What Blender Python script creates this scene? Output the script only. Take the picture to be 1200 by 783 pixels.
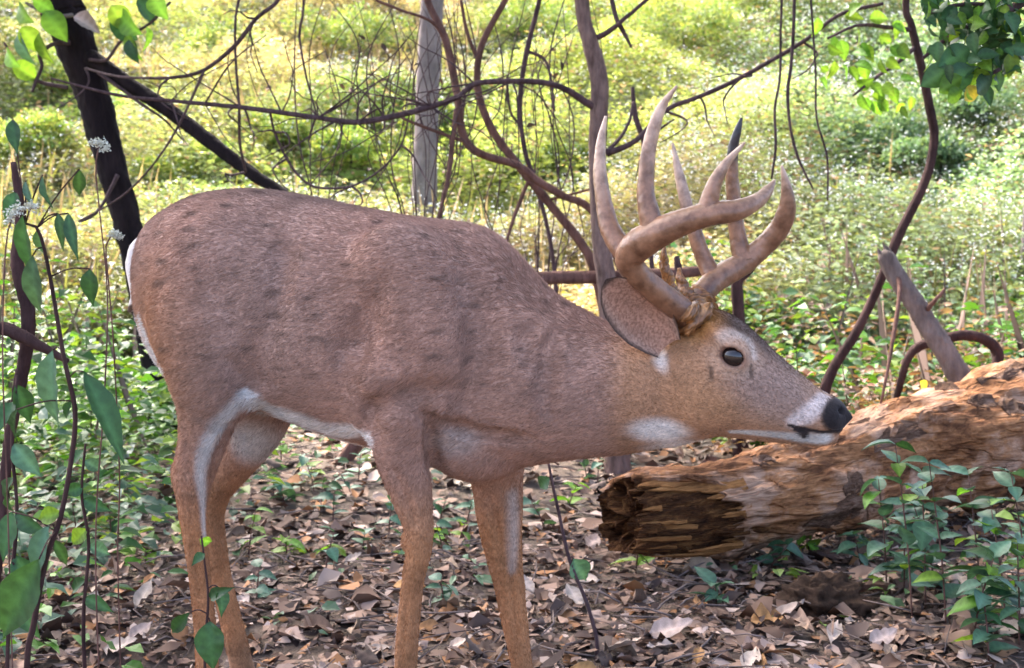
import bpy, math, random
import numpy as np
from mathutils import Vector, Matrix

scene = bpy.context.scene
for o in list(bpy.data.objects):
    bpy.data.objects.remove(o)

# ---------------------------------------------------------------- camera
CAM_H = 1.0
FPX = 1413.0                                   # focal length in photo pixels (1200 wide)
PITCH = math.atan(126.5 / FPX)
cam_data = bpy.data.cameras.new('camera')
cam_data.sensor_width = 36.0
cam_data.lens = 36.0 * FPX / 1200.0
cam_data.clip_start = 0.05
cam_data.clip_end = 3000.0
cam_data.dof.use_dof = True
cam_data.dof.focus_distance = 2.25
cam_data.dof.aperture_fstop = 8.0
cam = bpy.data.objects.new('camera', cam_data)
scene.collection.objects.link(cam)
cam.location = (0, 0, CAM_H)
cam.rotation_euler = (math.pi / 2 - PITCH, 0, 0)
scene.camera = cam

# ---------------------------------------------------------------- sky, sun, exposure
SUN_EL, SUN_AZ = math.radians(50), math.radians(-38)   # azimuth from +Y, towards +X positive
world = bpy.data.worlds.new('World')
scene.world = world
world.use_nodes = True
wn = world.node_tree
wn.nodes.clear()
w_out = wn.nodes.new('ShaderNodeOutputWorld')
w_bg = wn.nodes.new('ShaderNodeBackground')
w_sky = wn.nodes.new('ShaderNodeTexSky')
w_sky.sky_type = 'NISHITA'
w_sky.sun_disc = False
w_sky.sun_elevation = SUN_EL
w_sky.sun_rotation = SUN_AZ
w_sky.air_density = .55
w_sky.dust_density = 5.0
w_sky.ozone_density = .3
w_bg.inputs['Strength'].default_value = 0.15
wn.links.new(w_sky.outputs[0], w_bg.inputs['Color'])
wn.links.new(w_bg.outputs[0], w_out.inputs['Surface'])

sun_data = bpy.data.lights.new('sun', 'SUN')
sun_data.energy = 1.5
sun_data.angle = math.radians(14)
sun_data.color = (1.0, 0.95, 0.87)
sun = bpy.data.objects.new('sun', sun_data)
scene.collection.objects.link(sun)
sd = Vector((math.sin(SUN_AZ) * math.cos(SUN_EL), math.cos(SUN_AZ) * math.cos(SUN_EL), math.sin(SUN_EL)))
sun.rotation_euler = sd.to_track_quat('Z', 'Y').to_euler()
sun.location = sd * 30

scene.view_settings.view_transform = 'Standard'
scene.view_settings.look = 'None'
scene.view_settings.exposure = 3.0
scene.view_settings.gamma = 1.0

# ---------------------------------------------------------------- helpers
COL = scene.collection
_cp, _sp = math.cos(PITCH), math.sin(PITCH)

def ray(u, v):
    """direction (with unit forward component in camera space) through photo pixel u, v"""
    x = (u - 600.0) / FPX
    y = -(v - 391.5) / FPX
    return np.array([x, _cp + y * _sp, -_sp + y * _cp])

def at(u, v, Y):
    """world point seen at photo pixel u, v and standing at distance Y"""
    d = ray(u, v)
    return np.array([0, 0, CAM_H]) + d * (Y / d[1])

def tag(o, label=None, cat=None, group=None, kind=None):
    if label: o['label'] = label
    if cat: o['category'] = cat
    if group: o['group'] = group
    if kind: o['kind'] = kind
    return o

def empty(name, loc=(0, 0, 0), rot=(0, 0, 0)):
    o = bpy.data.objects.new(name, None)
    COL.objects.link(o)
    o.location = loc
    o.rotation_euler = rot
    o.empty_display_size = 0.05
    return o

def link(name, me, mat=None, parent=None, smooth=True):
    o = bpy.data.objects.new(name, me)
    COL.objects.link(o)
    if mat is not None and not me.materials:
        me.materials.append(mat)
    if parent is not None:
        o.parent = parent
    return o

def mesh(name, V, F, smooth=True, col=None, mat=None):
    """V (n,3); F an (m,k) int array or list of those; col (n,3) vertex colours"""
    V = np.asarray(V, dtype=np.float32)
    Fs = F if isinstance(F, list) else [F]
    Fs = [np.asarray(f, dtype=np.int32) for f in Fs if len(f)]
    me = bpy.data.meshes.new(name)
    nl = sum(f.size for f in Fs)
    nf = sum(len(f) for f in Fs)
    me.vertices.add(len(V))
    me.vertices.foreach_set('co', V.ravel())
    me.loops.add(nl)
    me.loops.foreach_set('vertex_index', np.concatenate([f.ravel() for f in Fs]))
    me.polygons.add(nf)
    tot = np.concatenate([np.full(len(f), f.shape[1], dtype=np.int32) for f in Fs])
    st = np.concatenate([[0], np.cumsum(tot)[:-1]]).astype(np.int32)
    me.polygons.foreach_set('loop_start', st)
    me.polygons.foreach_set('loop_total', tot)
    me.polygons.foreach_set('use_smooth', np.full(nf, smooth, dtype=bool))
    me.update(calc_edges=True)
    me.validate()
    if col is not None:
        c = np.ones((len(V), 4), dtype=np.float32)
        c[:, :3] = col
        a = me.color_attributes.new('col', 'FLOAT_COLOR', 'POINT')
        a.data.foreach_set('color', c.ravel())
    if mat is not None:
        me.materials.append(mat)
    return me

class NT:
    """small helper round a material's node tree"""
    def __init__(self, name):
        self.m = bpy.data.materials.new(name)
        self.m.use_nodes = True
        self.t = self.m.node_tree
        self.b = self.t.nodes['Principled BSDF']
        self.out = self.t.nodes['Material Output']
    def n(self, typ, **kw):
        nd = self.t.nodes.new('ShaderNode' + typ)
        for k, v in kw.items():
            if k.startswith('i_'):
                nd.inputs[k[2:].replace('_', ' ')].default_value = v
            else:
                setattr(nd, k, v)
        return nd
    def l(self, a, b):
        self.t.links.new(a, b)
    def noise(self, scale, detail=3.0, rough=0.55, vec=None, dim=None):
        nd = self.n('TexNoise')
        nd.inputs['Scale'].default_value = scale
        nd.inputs['Detail'].default_value = detail
        nd.inputs['Roughness'].default_value = rough
        if vec is not None:
            self.l(vec, nd.inputs['Vector'])
        return nd.outputs['Fac']
    def ramp(self, fac, stops):
        nd = self.n('ValToRGB')
        els = nd.color_ramp.elements
        while len(els) < len(stops):
            els.new(0.5)
        for e, (p, c) in zip(els, stops):
            e.position = p
            e.color = (*c, 1) if len(c) == 3 else c
        self.l(fac, nd.inputs[0])
        return nd.outputs[0]
    def mul(self, a, b, fac=1.0, mode='MULTIPLY'):
        nd = self.n('Mix', data_type='RGBA', blend_type=mode)
        nd.inputs[0].default_value = fac
        for s, i in ((a, 6), (b, 7)):
            if hasattr(s, 'is_linked'):
                self.l(s, nd.inputs[i])
            else:
                nd.inputs[i].default_value = (*s, 1)
        return nd.outputs[2]
    def bump(self, h, strength=0.3, dist=0.01):
        nd = self.n('Bump')
        nd.inputs['Strength'].default_value = strength
        nd.inputs['Distance'].default_value = dist
        self.l(h, nd.inputs['Height'])
        self.l(nd.outputs[0], self.b.inputs['Normal'])
    def set(self, **kw):
        for k, v in kw.items():
            self.b.inputs[k.replace('_', ' ')].default_value = v
        return self.m

def spline(pts, n):
    """Catmull-Rom through pts (any dimension), n samples"""
    p = np.asarray(pts, dtype=float)
    if len(p) == 2:
        t = np.linspace(0, 1, n)[:, None]
        return p[0] * (1 - t) + p[1] * t
    q = np.vstack([2 * p[0] - p[1], p, 2 * p[-1] - p[-2]])
    seg = np.linalg.norm(np.diff(p[:, :min(3, p.shape[1])], axis=0), axis=1)
    s = np.concatenate([[0], np.cumsum(seg)])
    out = []
    for d in np.linspace(0, s[-1], n):
        i = min(max(int(np.searchsorted(s, d, side='right')) - 1, 0), len(p) - 2)
        t = (d - s[i]) / max(seg[i], 1e-9)
        a, b, c, e = q[i], q[i + 1], q[i + 2], q[i + 3]
        out.append(0.5 * ((2 * b) + (c - a) * t + (2 * a - 5 * b + 4 * c - e) * t * t + (3 * b - a - 3 * c + e) * t ** 3))
    return np.array(out)

def tube_arrays(path, rad, sides=8, wob=0.0, seed=0, cap=True, off=0, furrow=0.0):
    """tube along path (n,3) with radii (n,)"""
    path = np.asarray(path, float); rad = np.asarray(rad, float)
    n = len(path)
    T = np.gradient(path, axis=0)
    T /= np.linalg.norm(T, axis=1)[:, None] + 1e-12
    ref = np.array([0.0, 1.0, 0.0]) if abs(T[0][1]) < 0.9 else np.array([1.0, 0, 0])
    N = np.zeros_like(T)
    u = ref - T[0] * ref.dot(T[0]); u /= np.linalg.norm(u)
    for i in range(n):
        u = u - T[i] * u.dot(T[i]); u /= np.linalg.norm(u) + 1e-12
        N[i] = u
    B = np.cross(T, N)
    a = np.linspace(0, 2 * math.pi, sides, endpoint=False)
    rng = np.random.RandomState(seed)
    R = rad[:, None] * np.ones((1, sides))
    if wob:
        ph = rng.rand(4) * 6.28
        s = np.linspace(0, 1, n)[:, None]
        R = R * (1 + wob * (np.sin(2 * a[None] + ph[0] + 5 * s) * .5 + np.sin(3 * a[None] + ph[1] - 9 * s) * .35 + np.sin(23 * s + ph[2] + a[None]) * .4 + (rng.rand(n, sides) - .5) * .7))
    if furrow:
        s = np.concatenate([[0], np.cumsum(np.linalg.norm(np.diff(path, axis=0), axis=1))])[:, None] / max(rad.mean(), 1e-6)
        q = 0
        for kk in (5, 7, 9, 12, 15):
            q = q + np.sin(kk * a[None] + rng.randn() * 2 * np.sin(s * (.15 + .3 * rng.rand()) + rng.rand() * 6) + .12 * rng.randn() * s + rng.rand() * 6.28)
        br = np.sin(s * 2.1 + 2 * np.sin(3 * a[None] + s * .3)) + np.sin(s * 3.7 + 3 * np.sin(2 * a[None] - s * .2))
        R = R * (1 + furrow * (.45 * np.abs(q) / 2.2 + .25 * br * .5 + .5 * (rng.rand(n, sides) - .5) - .3))
    V = path[:, None] + R[..., None] * (np.cos(a)[None, :, None] * N[:, None] + np.sin(a)[None, :, None] * B[:, None])
    V = V.reshape(-1, 3)
    i = np.arange(n - 1)[:, None] * sides
    j = np.arange(sides)[None]
    k = (j + 1) % sides
    F = np.stack([i + j, i + k, i + sides + k, i + sides + j], -1).reshape(-1, 4)
    tri = np.zeros((0, 3), int)
    if cap:
        c0, c1 = len(V), len(V) + 1
        V = np.vstack([V, path[0], path[-1]])
        jj = np.arange(sides); kk = (jj + 1) % sides
        tri = np.vstack([np.stack([np.full(sides, c0), kk, jj], -1),
                         np.stack([np.full(sides, c1), (n - 1) * sides + jj, (n - 1) * sides + kk], -1)])
    return V, F + off, tri + off

def tube(name, pts, mat, parent=None, sides=8, n=None, wob=0.12, seed=0, furrow=0.0):
    """pts: rows x, y, z, radius"""
    n = n or max(6, len(pts) * 6)
    s = spline(pts, n)
    V, F, T = tube_arrays(s[:, :3], np.maximum(s[:, 3], 0.0004), sides, wob, seed, furrow=furrow)
    return link(name, mesh(name, V, [F, T], mat=mat), parent=parent)
# ================================================================ terrain
def sstep(a, b, x):
    t = np.clip((x - a) / (b - a), 0, 1)
    return t * t * (3 - 2 * t)
_gr = np.random.RandomState(21)
_gk = [(_gr.randn(2) * s, _gr.rand() * 6.28, a) for s, a in ((.5, .05), (.7, .04), (1.3, .018), (2.2, .010), (3.5, .008), (6, .006), (9, .005))]
_hk = [(_gr.randn(2) * s, _gr.rand() * 6.28, a) for s, a in ((.25, .22), (.4, .18), (.8, .12), (1.3, .10), (2.1, .06))]
def ground_z(x, y):
    x = np.asarray(x, float); y = np.asarray(y, float)
    z = 0 * x
    for k, p, a in _gk:
        z = z + a * np.sin(k[0] * x + k[1] * y + p)
    near_deer = np.exp(-((x + .2) ** 2 / .8 + (y - 2.4) ** 2 / .5))
    z = z * (1 - .9 * near_deer) * .8
    z = z - .095 * np.exp(-((x + .78) ** 2 / .08 + (y - 2.78) ** 2 / .05))
    up = np.maximum(0, y - 7.5)
    hill = .30 * (np.sqrt(up ** 2 + 2.5) - 1.58) * (up > 0)
    h = 0 * x
    for k, p, a in _hk:
        h = h + a * np.sin(k[0] * x + k[1] * y + p)
    far = sstep(60, 110, y)
    return z + hill * (1 - far) + far * .30 * 52 * (1 + 0 * x) + h * sstep(8, 14, y)
# ================================================================ the buck
HEAD_A = math.radians(22)                       # the buck faces right, turned a little to the camera
DO = np.array([-0.13, 2.30, 0.0])
_ca, _sa = math.cos(HEAD_A), math.sin(HEAD_A)
# local x forward, y to its left (away from the camera), z up
DR = np.array([[_ca, _sa, 0], [-_sa, _ca, 0], [0, 0, 1.0]])   # world = DO + DR @ local

def w2l(p):
    return (np.asarray(p) - DO) @ DR
def l2w(p):
    return np.asarray(p) @ DR.T + DO
CAML = w2l(np.array([0, 0, CAM_H]))

def lat(u, v, ly=0.0):
    """point of the buck's own frame seen at pixel u, v and lying ly to its left of the middle plane"""
    d = ray(u, v) @ DR
    t = (ly - CAML[1]) / d[1]
    return CAML + d * t
def pscale(u, v, ly=0.0):
    d = ray(u, v) @ DR
    return (ly - CAML[1]) / d[1] / FPX * np.linalg.norm(ray(u, v)) / np.linalg.norm(ray(600, 391.5))

def vnoise(P, sc, seed):
    r = np.random.RandomState(seed); o = np.zeros(len(P))
    for i in range(7):
        k = r.randn(3) * sc; o += np.sin(P @ k + r.rand() * 6.28)
    return o / 7
RES = 0.004
BMIN = np.array([-0.88, -0.30, -0.13]); BMAX = np.array([0.90, 0.30, 1.16])
GN = np.ceil((BMAX - BMIN) / RES).astype(int) + 1
GX = (BMIN[0] + RES * np.arange(GN[0])).astype(np.float32)
GY = (BMIN[1] + RES * np.arange(GN[1])).astype(np.float32)
GZ = (BMIN[2] + RES * np.arange(GN[2])).astype(np.float32)
FIELD = np.full(GN, 0.2, dtype=np.float32)

def box(lo, hi, m=0.06):
    a = np.clip(np.floor((np.asarray(lo) - m - BMIN) / RES).astype(int), 0, GN)
    b = np.clip(np.ceil((np.asarray(hi) + m - BMIN) / RES).astype(int) + 1, 0, GN)
    sl = tuple(slice(a[i], b[i]) for i in range(3))
    return sl, GX[sl[0]][:, None, None], GY[sl[1]][None, :, None], GZ[sl[2]][None, None, :]
def add(sl, f, k):
    A = FIELD[sl]
    h = np.maximum(k - np.abs(A - f), 0) / k
    FIELD[sl] = np.minimum(A, f) - h * h * k * 0.25
def cut(sl, f, k):
    A = FIELD[sl]; g = -f
    h = np.maximum(k - np.abs(A - g), 0) / k
    FIELD[sl] = np.maximum(A, g) + h * h * k * 0.25

def sdf_segment(a, b, ra, rb, X, Y, Z, ky=1.0):
    d = b - a
    L2 = float(d.dot(d)) + 1e-12
    px, py, pz = X - a[0], Y - a[1], Z - a[2]
    t = np.clip((px * d[0] + py * d[1] + pz * d[2]) / L2, 0, 1)
    return np.sqrt((px - t * d[0]) ** 2 + ((py - t * d[1]) / ky) ** 2 + (pz - t * d[2]) ** 2) - (ra + (rb - ra) * t)
def limb(pts, k=0.02, ky=1.0, n=28, op=add):
    s = spline(pts, n)
    r = s[:, 3].max()
    sl, X, Y, Z = box(s[:, :3].min(0) - r, s[:, :3].max(0) + r, 0.03)
    f = None
    for i in range(n - 1):
        g = sdf_segment(s[i, :3], s[i + 1, :3], s[i, 3], s[i + 1, 3], X, Y, Z, ky)
        f = g if f is None else np.minimum(f, g)
    op(sl, f.astype(np.float32), k)
def blob(c, r, k=0.03, rot=0.0, yaw=0.0, op=add):
    """ellipsoid; rot turns it in the side view (nose-down positive), yaw about z"""
    c = np.asarray(c); r = np.asarray(r, float)
    m = r.max()
    sl, X, Y, Z = box(c - m, c + m, 0.04)
    x, y, z = X - c[0], Y - c[1], Z - c[2]
    if yaw:
        x, y = x * math.cos(yaw) + y * math.sin(yaw), -x * math.sin(yaw) + y * math.cos(yaw)
    if rot:
        x, z = x * math.cos(rot) - z * math.sin(rot), x * math.sin(rot) + z * math.cos(rot)
    n1 = np.sqrt((x / r[0]) ** 2 + (y / r[1]) ** 2 + (z / r[2]) ** 2)
    n2 = np.sqrt((x / r[0] ** 2) ** 2 + (y / r[1] ** 2) ** 2 + (z / r[2] ** 2) ** 2) + 1e-6
    op(sl, (n1 * (n1 - 1) / n2).astype(np.float32), k)
def both(fn, c, *a, **kw):
    c = np.array(c, float)
    fn(c, *a, **kw)
    c2 = c.copy(); c2[1] = -c2[1]
    if 'yaw' in kw: kw['yaw'] = -kw['yaw']
    fn(c2, *a, **kw)

def slices(st, p=2.0, k=0.03, narrow=0.0):
    """st rows: pixel x, top y, bottom y, half width; body sliced across its length"""
    T = np.array([lat(a[0], a[1]) for a in st]); B = np.array([lat(a[0], a[2]) for a in st])
    rows = np.column_stack([(T[:, 0] + B[:, 0]) / 2, T[:, 2], B[:, 2], [a[3] for a in st]])
    s = spline(rows[:, [0, 1, 2, 3]], 160)
    # resample on x
    o = np.argsort(s[:, 0]); s = s[o]
    sl, X, Y, Z = box([s[0, 0], -s[:, 3].max(), s[:, 2].min()], [s[-1, 0], s[:, 3].max(), s[:, 1].max()], 0.03)
    xs = X.ravel()
    zt, zb, w = (np.interp(xs, s[:, 0], s[:, i]) for i in (1, 2, 3))
    ext = np.maximum(0, np.maximum(s[0, 0] - xs, xs - s[-1, 0]))
    zc = ((zt + zb) / 2)[:, None, None]; h = np.maximum((zt - zb) / 2, .004)[:, None, None]; w = np.maximum(w, .004)[:, None, None]
    zr = (Z - zc) / h
    ww = w * (1 - narrow * np.clip(zr, -1, 1)) if narrow else w
    n1 = (np.abs(Y / ww) ** p + np.abs(zr) ** p) ** (1 / p)
    f = (n1 - 1) * np.minimum(w, h) * 0.9 + ext[:, None, None]
    add(sl, f.astype(np.float32), k)

# trunk and neck
slices([(163, 296, 350, .012), (171, 279, 385, .045), (186, 257, 412, .08), (208, 243, 440, .115), (242, 228, 465, .155),
        (290, 222, 468, .172), (340, 227, 488, .180), (400, 239, 510, .185), (440, 247, 520, .183), (480, 254, 530, .175),
        (520, 259, 540, .165), (550, 263, 547, .152), (572, 271, 549, .142), (595, 290, 548, .132), (620, 319, 545, .122), (650, 347, 540, .112),
        (680, 364, 536, .104), (710, 380, 533, .098), (740, 390, 530, .090), (770, 394, 525, .080), (800, 405, 515, .06), (815, 425, 500, .03)], p=2.15)
# head
slices([(772, 415, 500, .02), (785, 392, 518, .055), (800, 376, 519, .066), (820, 366, 516, .073), (842, 364, 511, .076), (865, 375, 509, .074), (885, 392, 510, .067),
        (910, 416, 512, .057), (940, 441, 513, .047), (960, 457, 511, .042), (975, 465, 507, .038), (985, 471, 505, .032), (993, 480, 497, .012)], p=2.2, k=.015, narrow=0.10)
# lower jaw
limb([(*lat(860, 494), .026), (*lat(900, 503), .021), (*lat(935, 509), .0165), (*lat(962, 512), .0145), (*lat(976, 512), .010)], k=.010, ky=1.25)
# cheek, brow, nose pad, lips
both(blob, lat(825, 455, -.045), (.062, .028, .055), k=.03, rot=.5)
both(blob, lat(851, 397, -.058), (.038, .022, .017), k=.02, rot=.55)
both(blob, lat(905, 455, -.036), (.05, .016, .02), k=.02, rot=.5)
both(blob, lat(955, 486, -.030), (.034, .014, .020), k=.012, rot=.4)
blob(lat(973, 486), (.023, .030, .027), k=.010)
# shoulder, upper arm, thigh, rump muscles
both(blob, lat(485, 375, -.13), (.105, .055, .175), k=.05, rot=-.25)
both(blob, lat(455, 455, -.135), (.075, .05, .085), k=.04, rot=.3)
both(blob, lat(252, 375, -.105), (.108, .075, .165), k=.05, rot=-.25)
both(blob, lat(262, 300, -.10), (.09, .06, .07), k=.05)
blob(lat(556, 528, -.02), (.085, .085, .056), k=.02, rot=.10)            # brisket
both(blob, lat(600, 430, -.085), (.09, .035, .10), k=.04)
# near front leg
Sn = pscale(480, 620, -.115)
limb([(*lat(462, 455, -.135), 46 * Sn), (*lat(468, 500, -.13), 37 * Sn), (*lat(472, 540, -.12), 30 * Sn), (*lat(482, 580, -.115), 23.5 * Sn), (*lat(490, 618, -.115), 16.5 * Sn),
      (*lat(490.5, 645, -.115), 14.5 * Sn), (*lat(484, 680, -.115), 12.5 * Sn), (*lat(479, 725, -.115), 13 * Sn), (*lat(475, 783, -.115), 13 * Sn),
      (*lat(474, 835, -.115), 12.5 * Sn), (*lat(477, 858, -.115), 17 * Sn), (*lat(485, 878, -.115), 14 * Sn), (*lat(491, 893, -.115), 16 * Sn)], k=.03, ky=.92, n=48)
# far front leg
Sf = pscale(600, 650, .10)
limb([(*lat(575, 520, .09), 40 * Sf), (*lat(582, 560, .10), 30 * Sf), (*lat(585, 600, .10), 27 * Sf), (*lat(589, 640, .10), 22 * Sf), (*lat(597, 690, .10), 16.5 * Sf),
      (*lat(602, 722, .10), 15 * Sf), (*lat(612, 783, .10), 11.5 * Sf), (*lat(618, 815, .10), 11.5 * Sf), (*lat(622, 829, .10), 15 * Sf),
      (*lat(630, 845, .10), 13 * Sf), (*lat(635, 856, .10), 14 * Sf)], k=.025, ky=.92, n=44)
# near hind leg
Sh = pscale(230, 600, -.12)
limb([(*lat(242, 390, -.12), 58 * Sh), (*lat(250, 440, -.13), 49 * Sh), (*lat(245, 475, -.13), 36 * Sh), (*lat(239, 510, -.125), 28 * Sh), (*lat(230, 545, -.12), 24 * Sh),
      (*lat(226, 572, -.12), 20 * Sh), (*lat(226, 605, -.12), 15.5 * Sh), (*lat(231, 650, -.12), 13 * Sh), (*lat(237, 700, -.12), 12 * Sh), (*lat(241, 746, -.12), 12.5 * Sh),
      (*lat(243, 790, -.12), 13 * Sh), (*lat(245, 812, -.12), 16 * Sh), (*lat(255, 828, -.12), 13 * Sh), (*lat(262, 842, -.12), 15 * Sh)], k=.04, ky=.85, n=48)
blob(lat(214, 560, -.12), (.018, .017, .034), k=.02, rot=-.35)             # point of hock
# web of skin from stifle to flank
limb([(*lat(252, 440, -.125), .05), (*lat(285, 440, -.12), .035), (*lat(312, 440, -.12), .02)], k=.05, n=12)
# far hind leg
Sg = pscale(260, 600, .12)
limb([(*lat(275, 420, .11), 70 * Sg), (*lat(298, 475, .12), 44 * Sg), (*lat(294, 515, .12), 27 * Sg), (*lat(275, 545, .12), 21 * Sg), (*lat(256, 575, .12), 16 * Sg),
      (*lat(250, 605, .12), 12.5 * Sg), (*lat(254, 645, .12), 12 * Sg), (*lat(260, 683, .12), 12 * Sg), (*lat(275, 746, .12), 13 * Sg), (*lat(284, 783, .12), 14 * Sg),
      (*lat(292, 808, .12), 15 * Sg), (*lat(302, 822, .12), 13 * Sg), (*lat(309, 832, .12), 14 * Sg)], k=.03, ky=.85, n=44)
blob(lat(240, 572, .12), (.016, .016, .03), k=.02, rot=-.35)

def fval(p):
    q = (np.asarray(p) - BMIN) / RES
    i = np.clip(np.floor(q).astype(int), 0, GN - 2); t = q - i
    c = FIELD[i[0]:i[0] + 2, i[1]:i[1] + 2, i[2]:i[2] + 2]
    c = c[0] * (1 - t[0]) + c[1] * t[0]
    c = c[0] * (1 - t[1]) + c[1] * t[1]
    return c[0] * (1 - t[2]) + c[1] * t[2]
def surf(u, v, out=0.0):
    """first point of the buck's skin on the ray through the pixel (its own frame)"""
    d = ray(u, v) @ DR; d = d / np.linalg.norm(d)
    t = 1.2
    while t < 3.2:
        if fval(CAML + d * t) < 0: break
        t += 0.003
    lo, hi = t - .003, t
    for _ in range(8):
        m = (lo + hi) / 2
        if fval(CAML + d * m) < 0: hi = m
        else: lo = m
    return CAML + d * (lo - out)

# eye sockets, nostrils, mouth, skin creases
EYE = surf(859, 418)
print('EYE local', EYE)
EYE[1] += .010
both(blob, EYE + np.array([0, -.004, 0]), (.027, .020, .022), k=.014, rot=.45)
both(blob, EYE + np.array([0, -.017, 0]), (.0205, .017, .0160), k=.004, rot=.45, op=cut)
def groove(pix, r, k, out=0.0, mirror=True):
    pts = [np.array([*surf(u, v, out), r * s]) for (u, v, s) in pix]
    limb(pts, k=k, n=16, op=cut)
    if mirror:
        limb([p * np.array([1, -1, 1, 1]) for p in pts], k=k, n=16, op=cut)
both(blob, surf(987, 482) + np.array([0, 0, 0]), (.010, .006, .006), k=.004, op=cut)
groove([(919, 497, .5), (935, 502, 1), (955, 505, 1), (973, 506, 1), (986, 504, .7)], .0032, .004)
groove([(835, 433, .4), (832, 440, 1), (834, 446, .3)], .003, .004)
groove([(881, 428, .5), (879, 435, 1), (880, 443, .4)], .003, .004)
groove([(499, 490, .8), (530, 500, 1), (565, 509, 1), (598, 513, 1), (620, 514, .5)], .020, .010, mirror=False)
groove([(504, 500, .8), (506, 520, 1), (507, 545, 1)], .018, .010, mirror=False)
groove([(650, 392, .4), (642, 415, 1), (640, 450, 1), (643, 485, .4)], .019, .018, mirror=False)
groove([(624, 382, .4), (616, 400, 1), (619, 425, .4)], .012, .025, mirror=False)
groove([(408, 425, .4), (410, 455, 1), (420, 488, 1), (438, 508, .7)], .021, .03, mirror=False)
groove([(428, 478, .4), (455, 470, 1), (490, 462, 1), (520, 458, .4)], .019, .035, mirror=False)
groove([(446, 330, .3), (430, 365, 1), (412, 405, 1)], .019, .05, mirror=False)
groove([(545, 330, .3), (560, 380, 1), (560, 430, 1), (545, 470, .4)], .015, .05, mirror=False)
groove([(316, 448, .3), (295, 455, 1), (282, 446, 1), (270, 425, .4)], .012, .025, mirror=False)
groove([(270, 495, .5), (255, 530, 1), (247, 560, .5)], .008, .014, mirror=False)
groove([(478, 688, .4), (473, 735, 1), (469, 790, .6)], .005, .008, mirror=False)
groove([(462, 552, .3), (476, 585, 1), (486, 612, .5)], .006, .016, mirror=False)
groove([(598, 640, .4), (601, 690, 1), (606, 750, .6)], .005, .010, mirror=False)
groove([(575, 585, .3), (583, 625, 1), (592, 660, .5)], .006, .018, mirror=False)
groove([(223, 590, .4), (226, 640, 1), (233, 700, .6)], .005, .008, mirror=False)
groove([(216, 480, .3), (219, 520, 1), (220, 555, .6)], .006, .014, mirror=False)
blob(lat(499, 622, -.115), (.010, .014, .026), k=.010)
blob(lat(476, 634, -.115), (.009, .012, .016), k=.010)
blob(lat(607, 690, .10), (.010, .014, .026), k=.010)
groove([(330, 300, .3), (320, 350, 1), (305, 400, 1), (295, 440, .5)], .006, .06, mirror=False)
both(blob, lat(470, 330, -.135), (.05, .03, .09), k=.04, rot=-.4)
both(blob, lat(425, 450, -.15), (.018, .028, .06), k=.03, rot=-.1)

# ---------- surface nets
def surface_nets(f):
    neg = f < 0
    nx, ny, nz = f.shape
    s = np.zeros((nx - 1, ny - 1, nz - 1), dtype=np.int8)
    for i in (0, 1):
        for j in (0, 1):
            for k in (0, 1):
                s += neg[i:nx - 1 + i, j:ny - 1 + j, k:nz - 1 + k]
    act = (s > 0) & (s < 8)
    ci = np.argwhere(act)
    idx = -np.ones(act.shape, dtype=np.int32)
    idx[act] = np.arange(len(ci))
    acc = np.zeros((len(ci), 3)); cnt = np.zeros(len(ci))
    corners = [(i, j, k) for i in (0, 1) for j in (0, 1) for k in (0, 1)]
    val = {c: f[ci[:, 0] + c[0], ci[:, 1] + c[1], ci[:, 2] + c[2]] for c in corners}
    for a in corners:
        for ax in range(3):
            if a[ax] == 0:
                b = list(a); b[ax] = 1; b = tuple(b)
                m = (val[a] < 0) != (val[b] < 0)
                t = val[a][m] / (val[a][m] - val[b][m])
                p = np.tile(np.array(a, float), (m.sum(), 1)); p[:, ax] += t
                acc[m] += p; cnt[m] += 1
    V = (ci + acc / cnt[:, None]) * RES + BMIN
    quads = []
    for ax in range(3):
        sh = [slice(1, -1)] * 3; sh[ax] = slice(0, -1)
        lo = neg[tuple(sh)]
        sh2 = list(sh); sh2[ax] = slice(1, None)
        hi = neg[tuple(sh2)]
        e = np.argwhere(lo != hi)
        base = e.copy()
        for b in range(3):
            if b != ax: base[:, b] += 1
        flip = lo[e[:, 0], e[:, 1], e[:, 2]]
        u, v = [(1, 2), (2, 0), (0, 1)][ax]
        du = np.zeros(3, int); du[u] = 1
        dv = np.zeros(3, int); dv[v] = 1
        g = lambda q: idx[q[:, 0], q[:, 1], q[:, 2]]
        Q = np.stack([g(base - du - dv), g(base - dv), g(base), g(base - du)], -1)
        Q[~flip] = Q[~flip][:, ::-1]
        quads.append(Q)
    Q = np.vstack(quads)
    return V, Q[(Q >= 0).all(1)]

BV, BF = surface_nets(FIELD)
# relax the grid pattern a little
def relax(V, F, n=3, lam=.5):
    E = np.vstack([F[:, [0, 1]], F[:, [1, 2]], F[:, [2, 3]], F[:, [3, 0]]])
    for it in range(n):
        for l in (lam, -lam * 1.04):
            S = np.zeros_like(V); C = np.zeros(len(V))
            for d in range(3):
                S[:, d] = np.bincount(E[:, 0], V[E[:, 1], d], len(V)) + np.bincount(E[:, 1], V[E[:, 0], d], len(V))
            C = np.bincount(E[:, 0], minlength=len(V)) + np.bincount(E[:, 1], minlength=len(V))
            V = V + l * (S / np.maximum(C, 1)[:, None] - V)
    return V
BV = relax(BV, BF, 3)
print('deer verts', len(BV))

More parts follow.
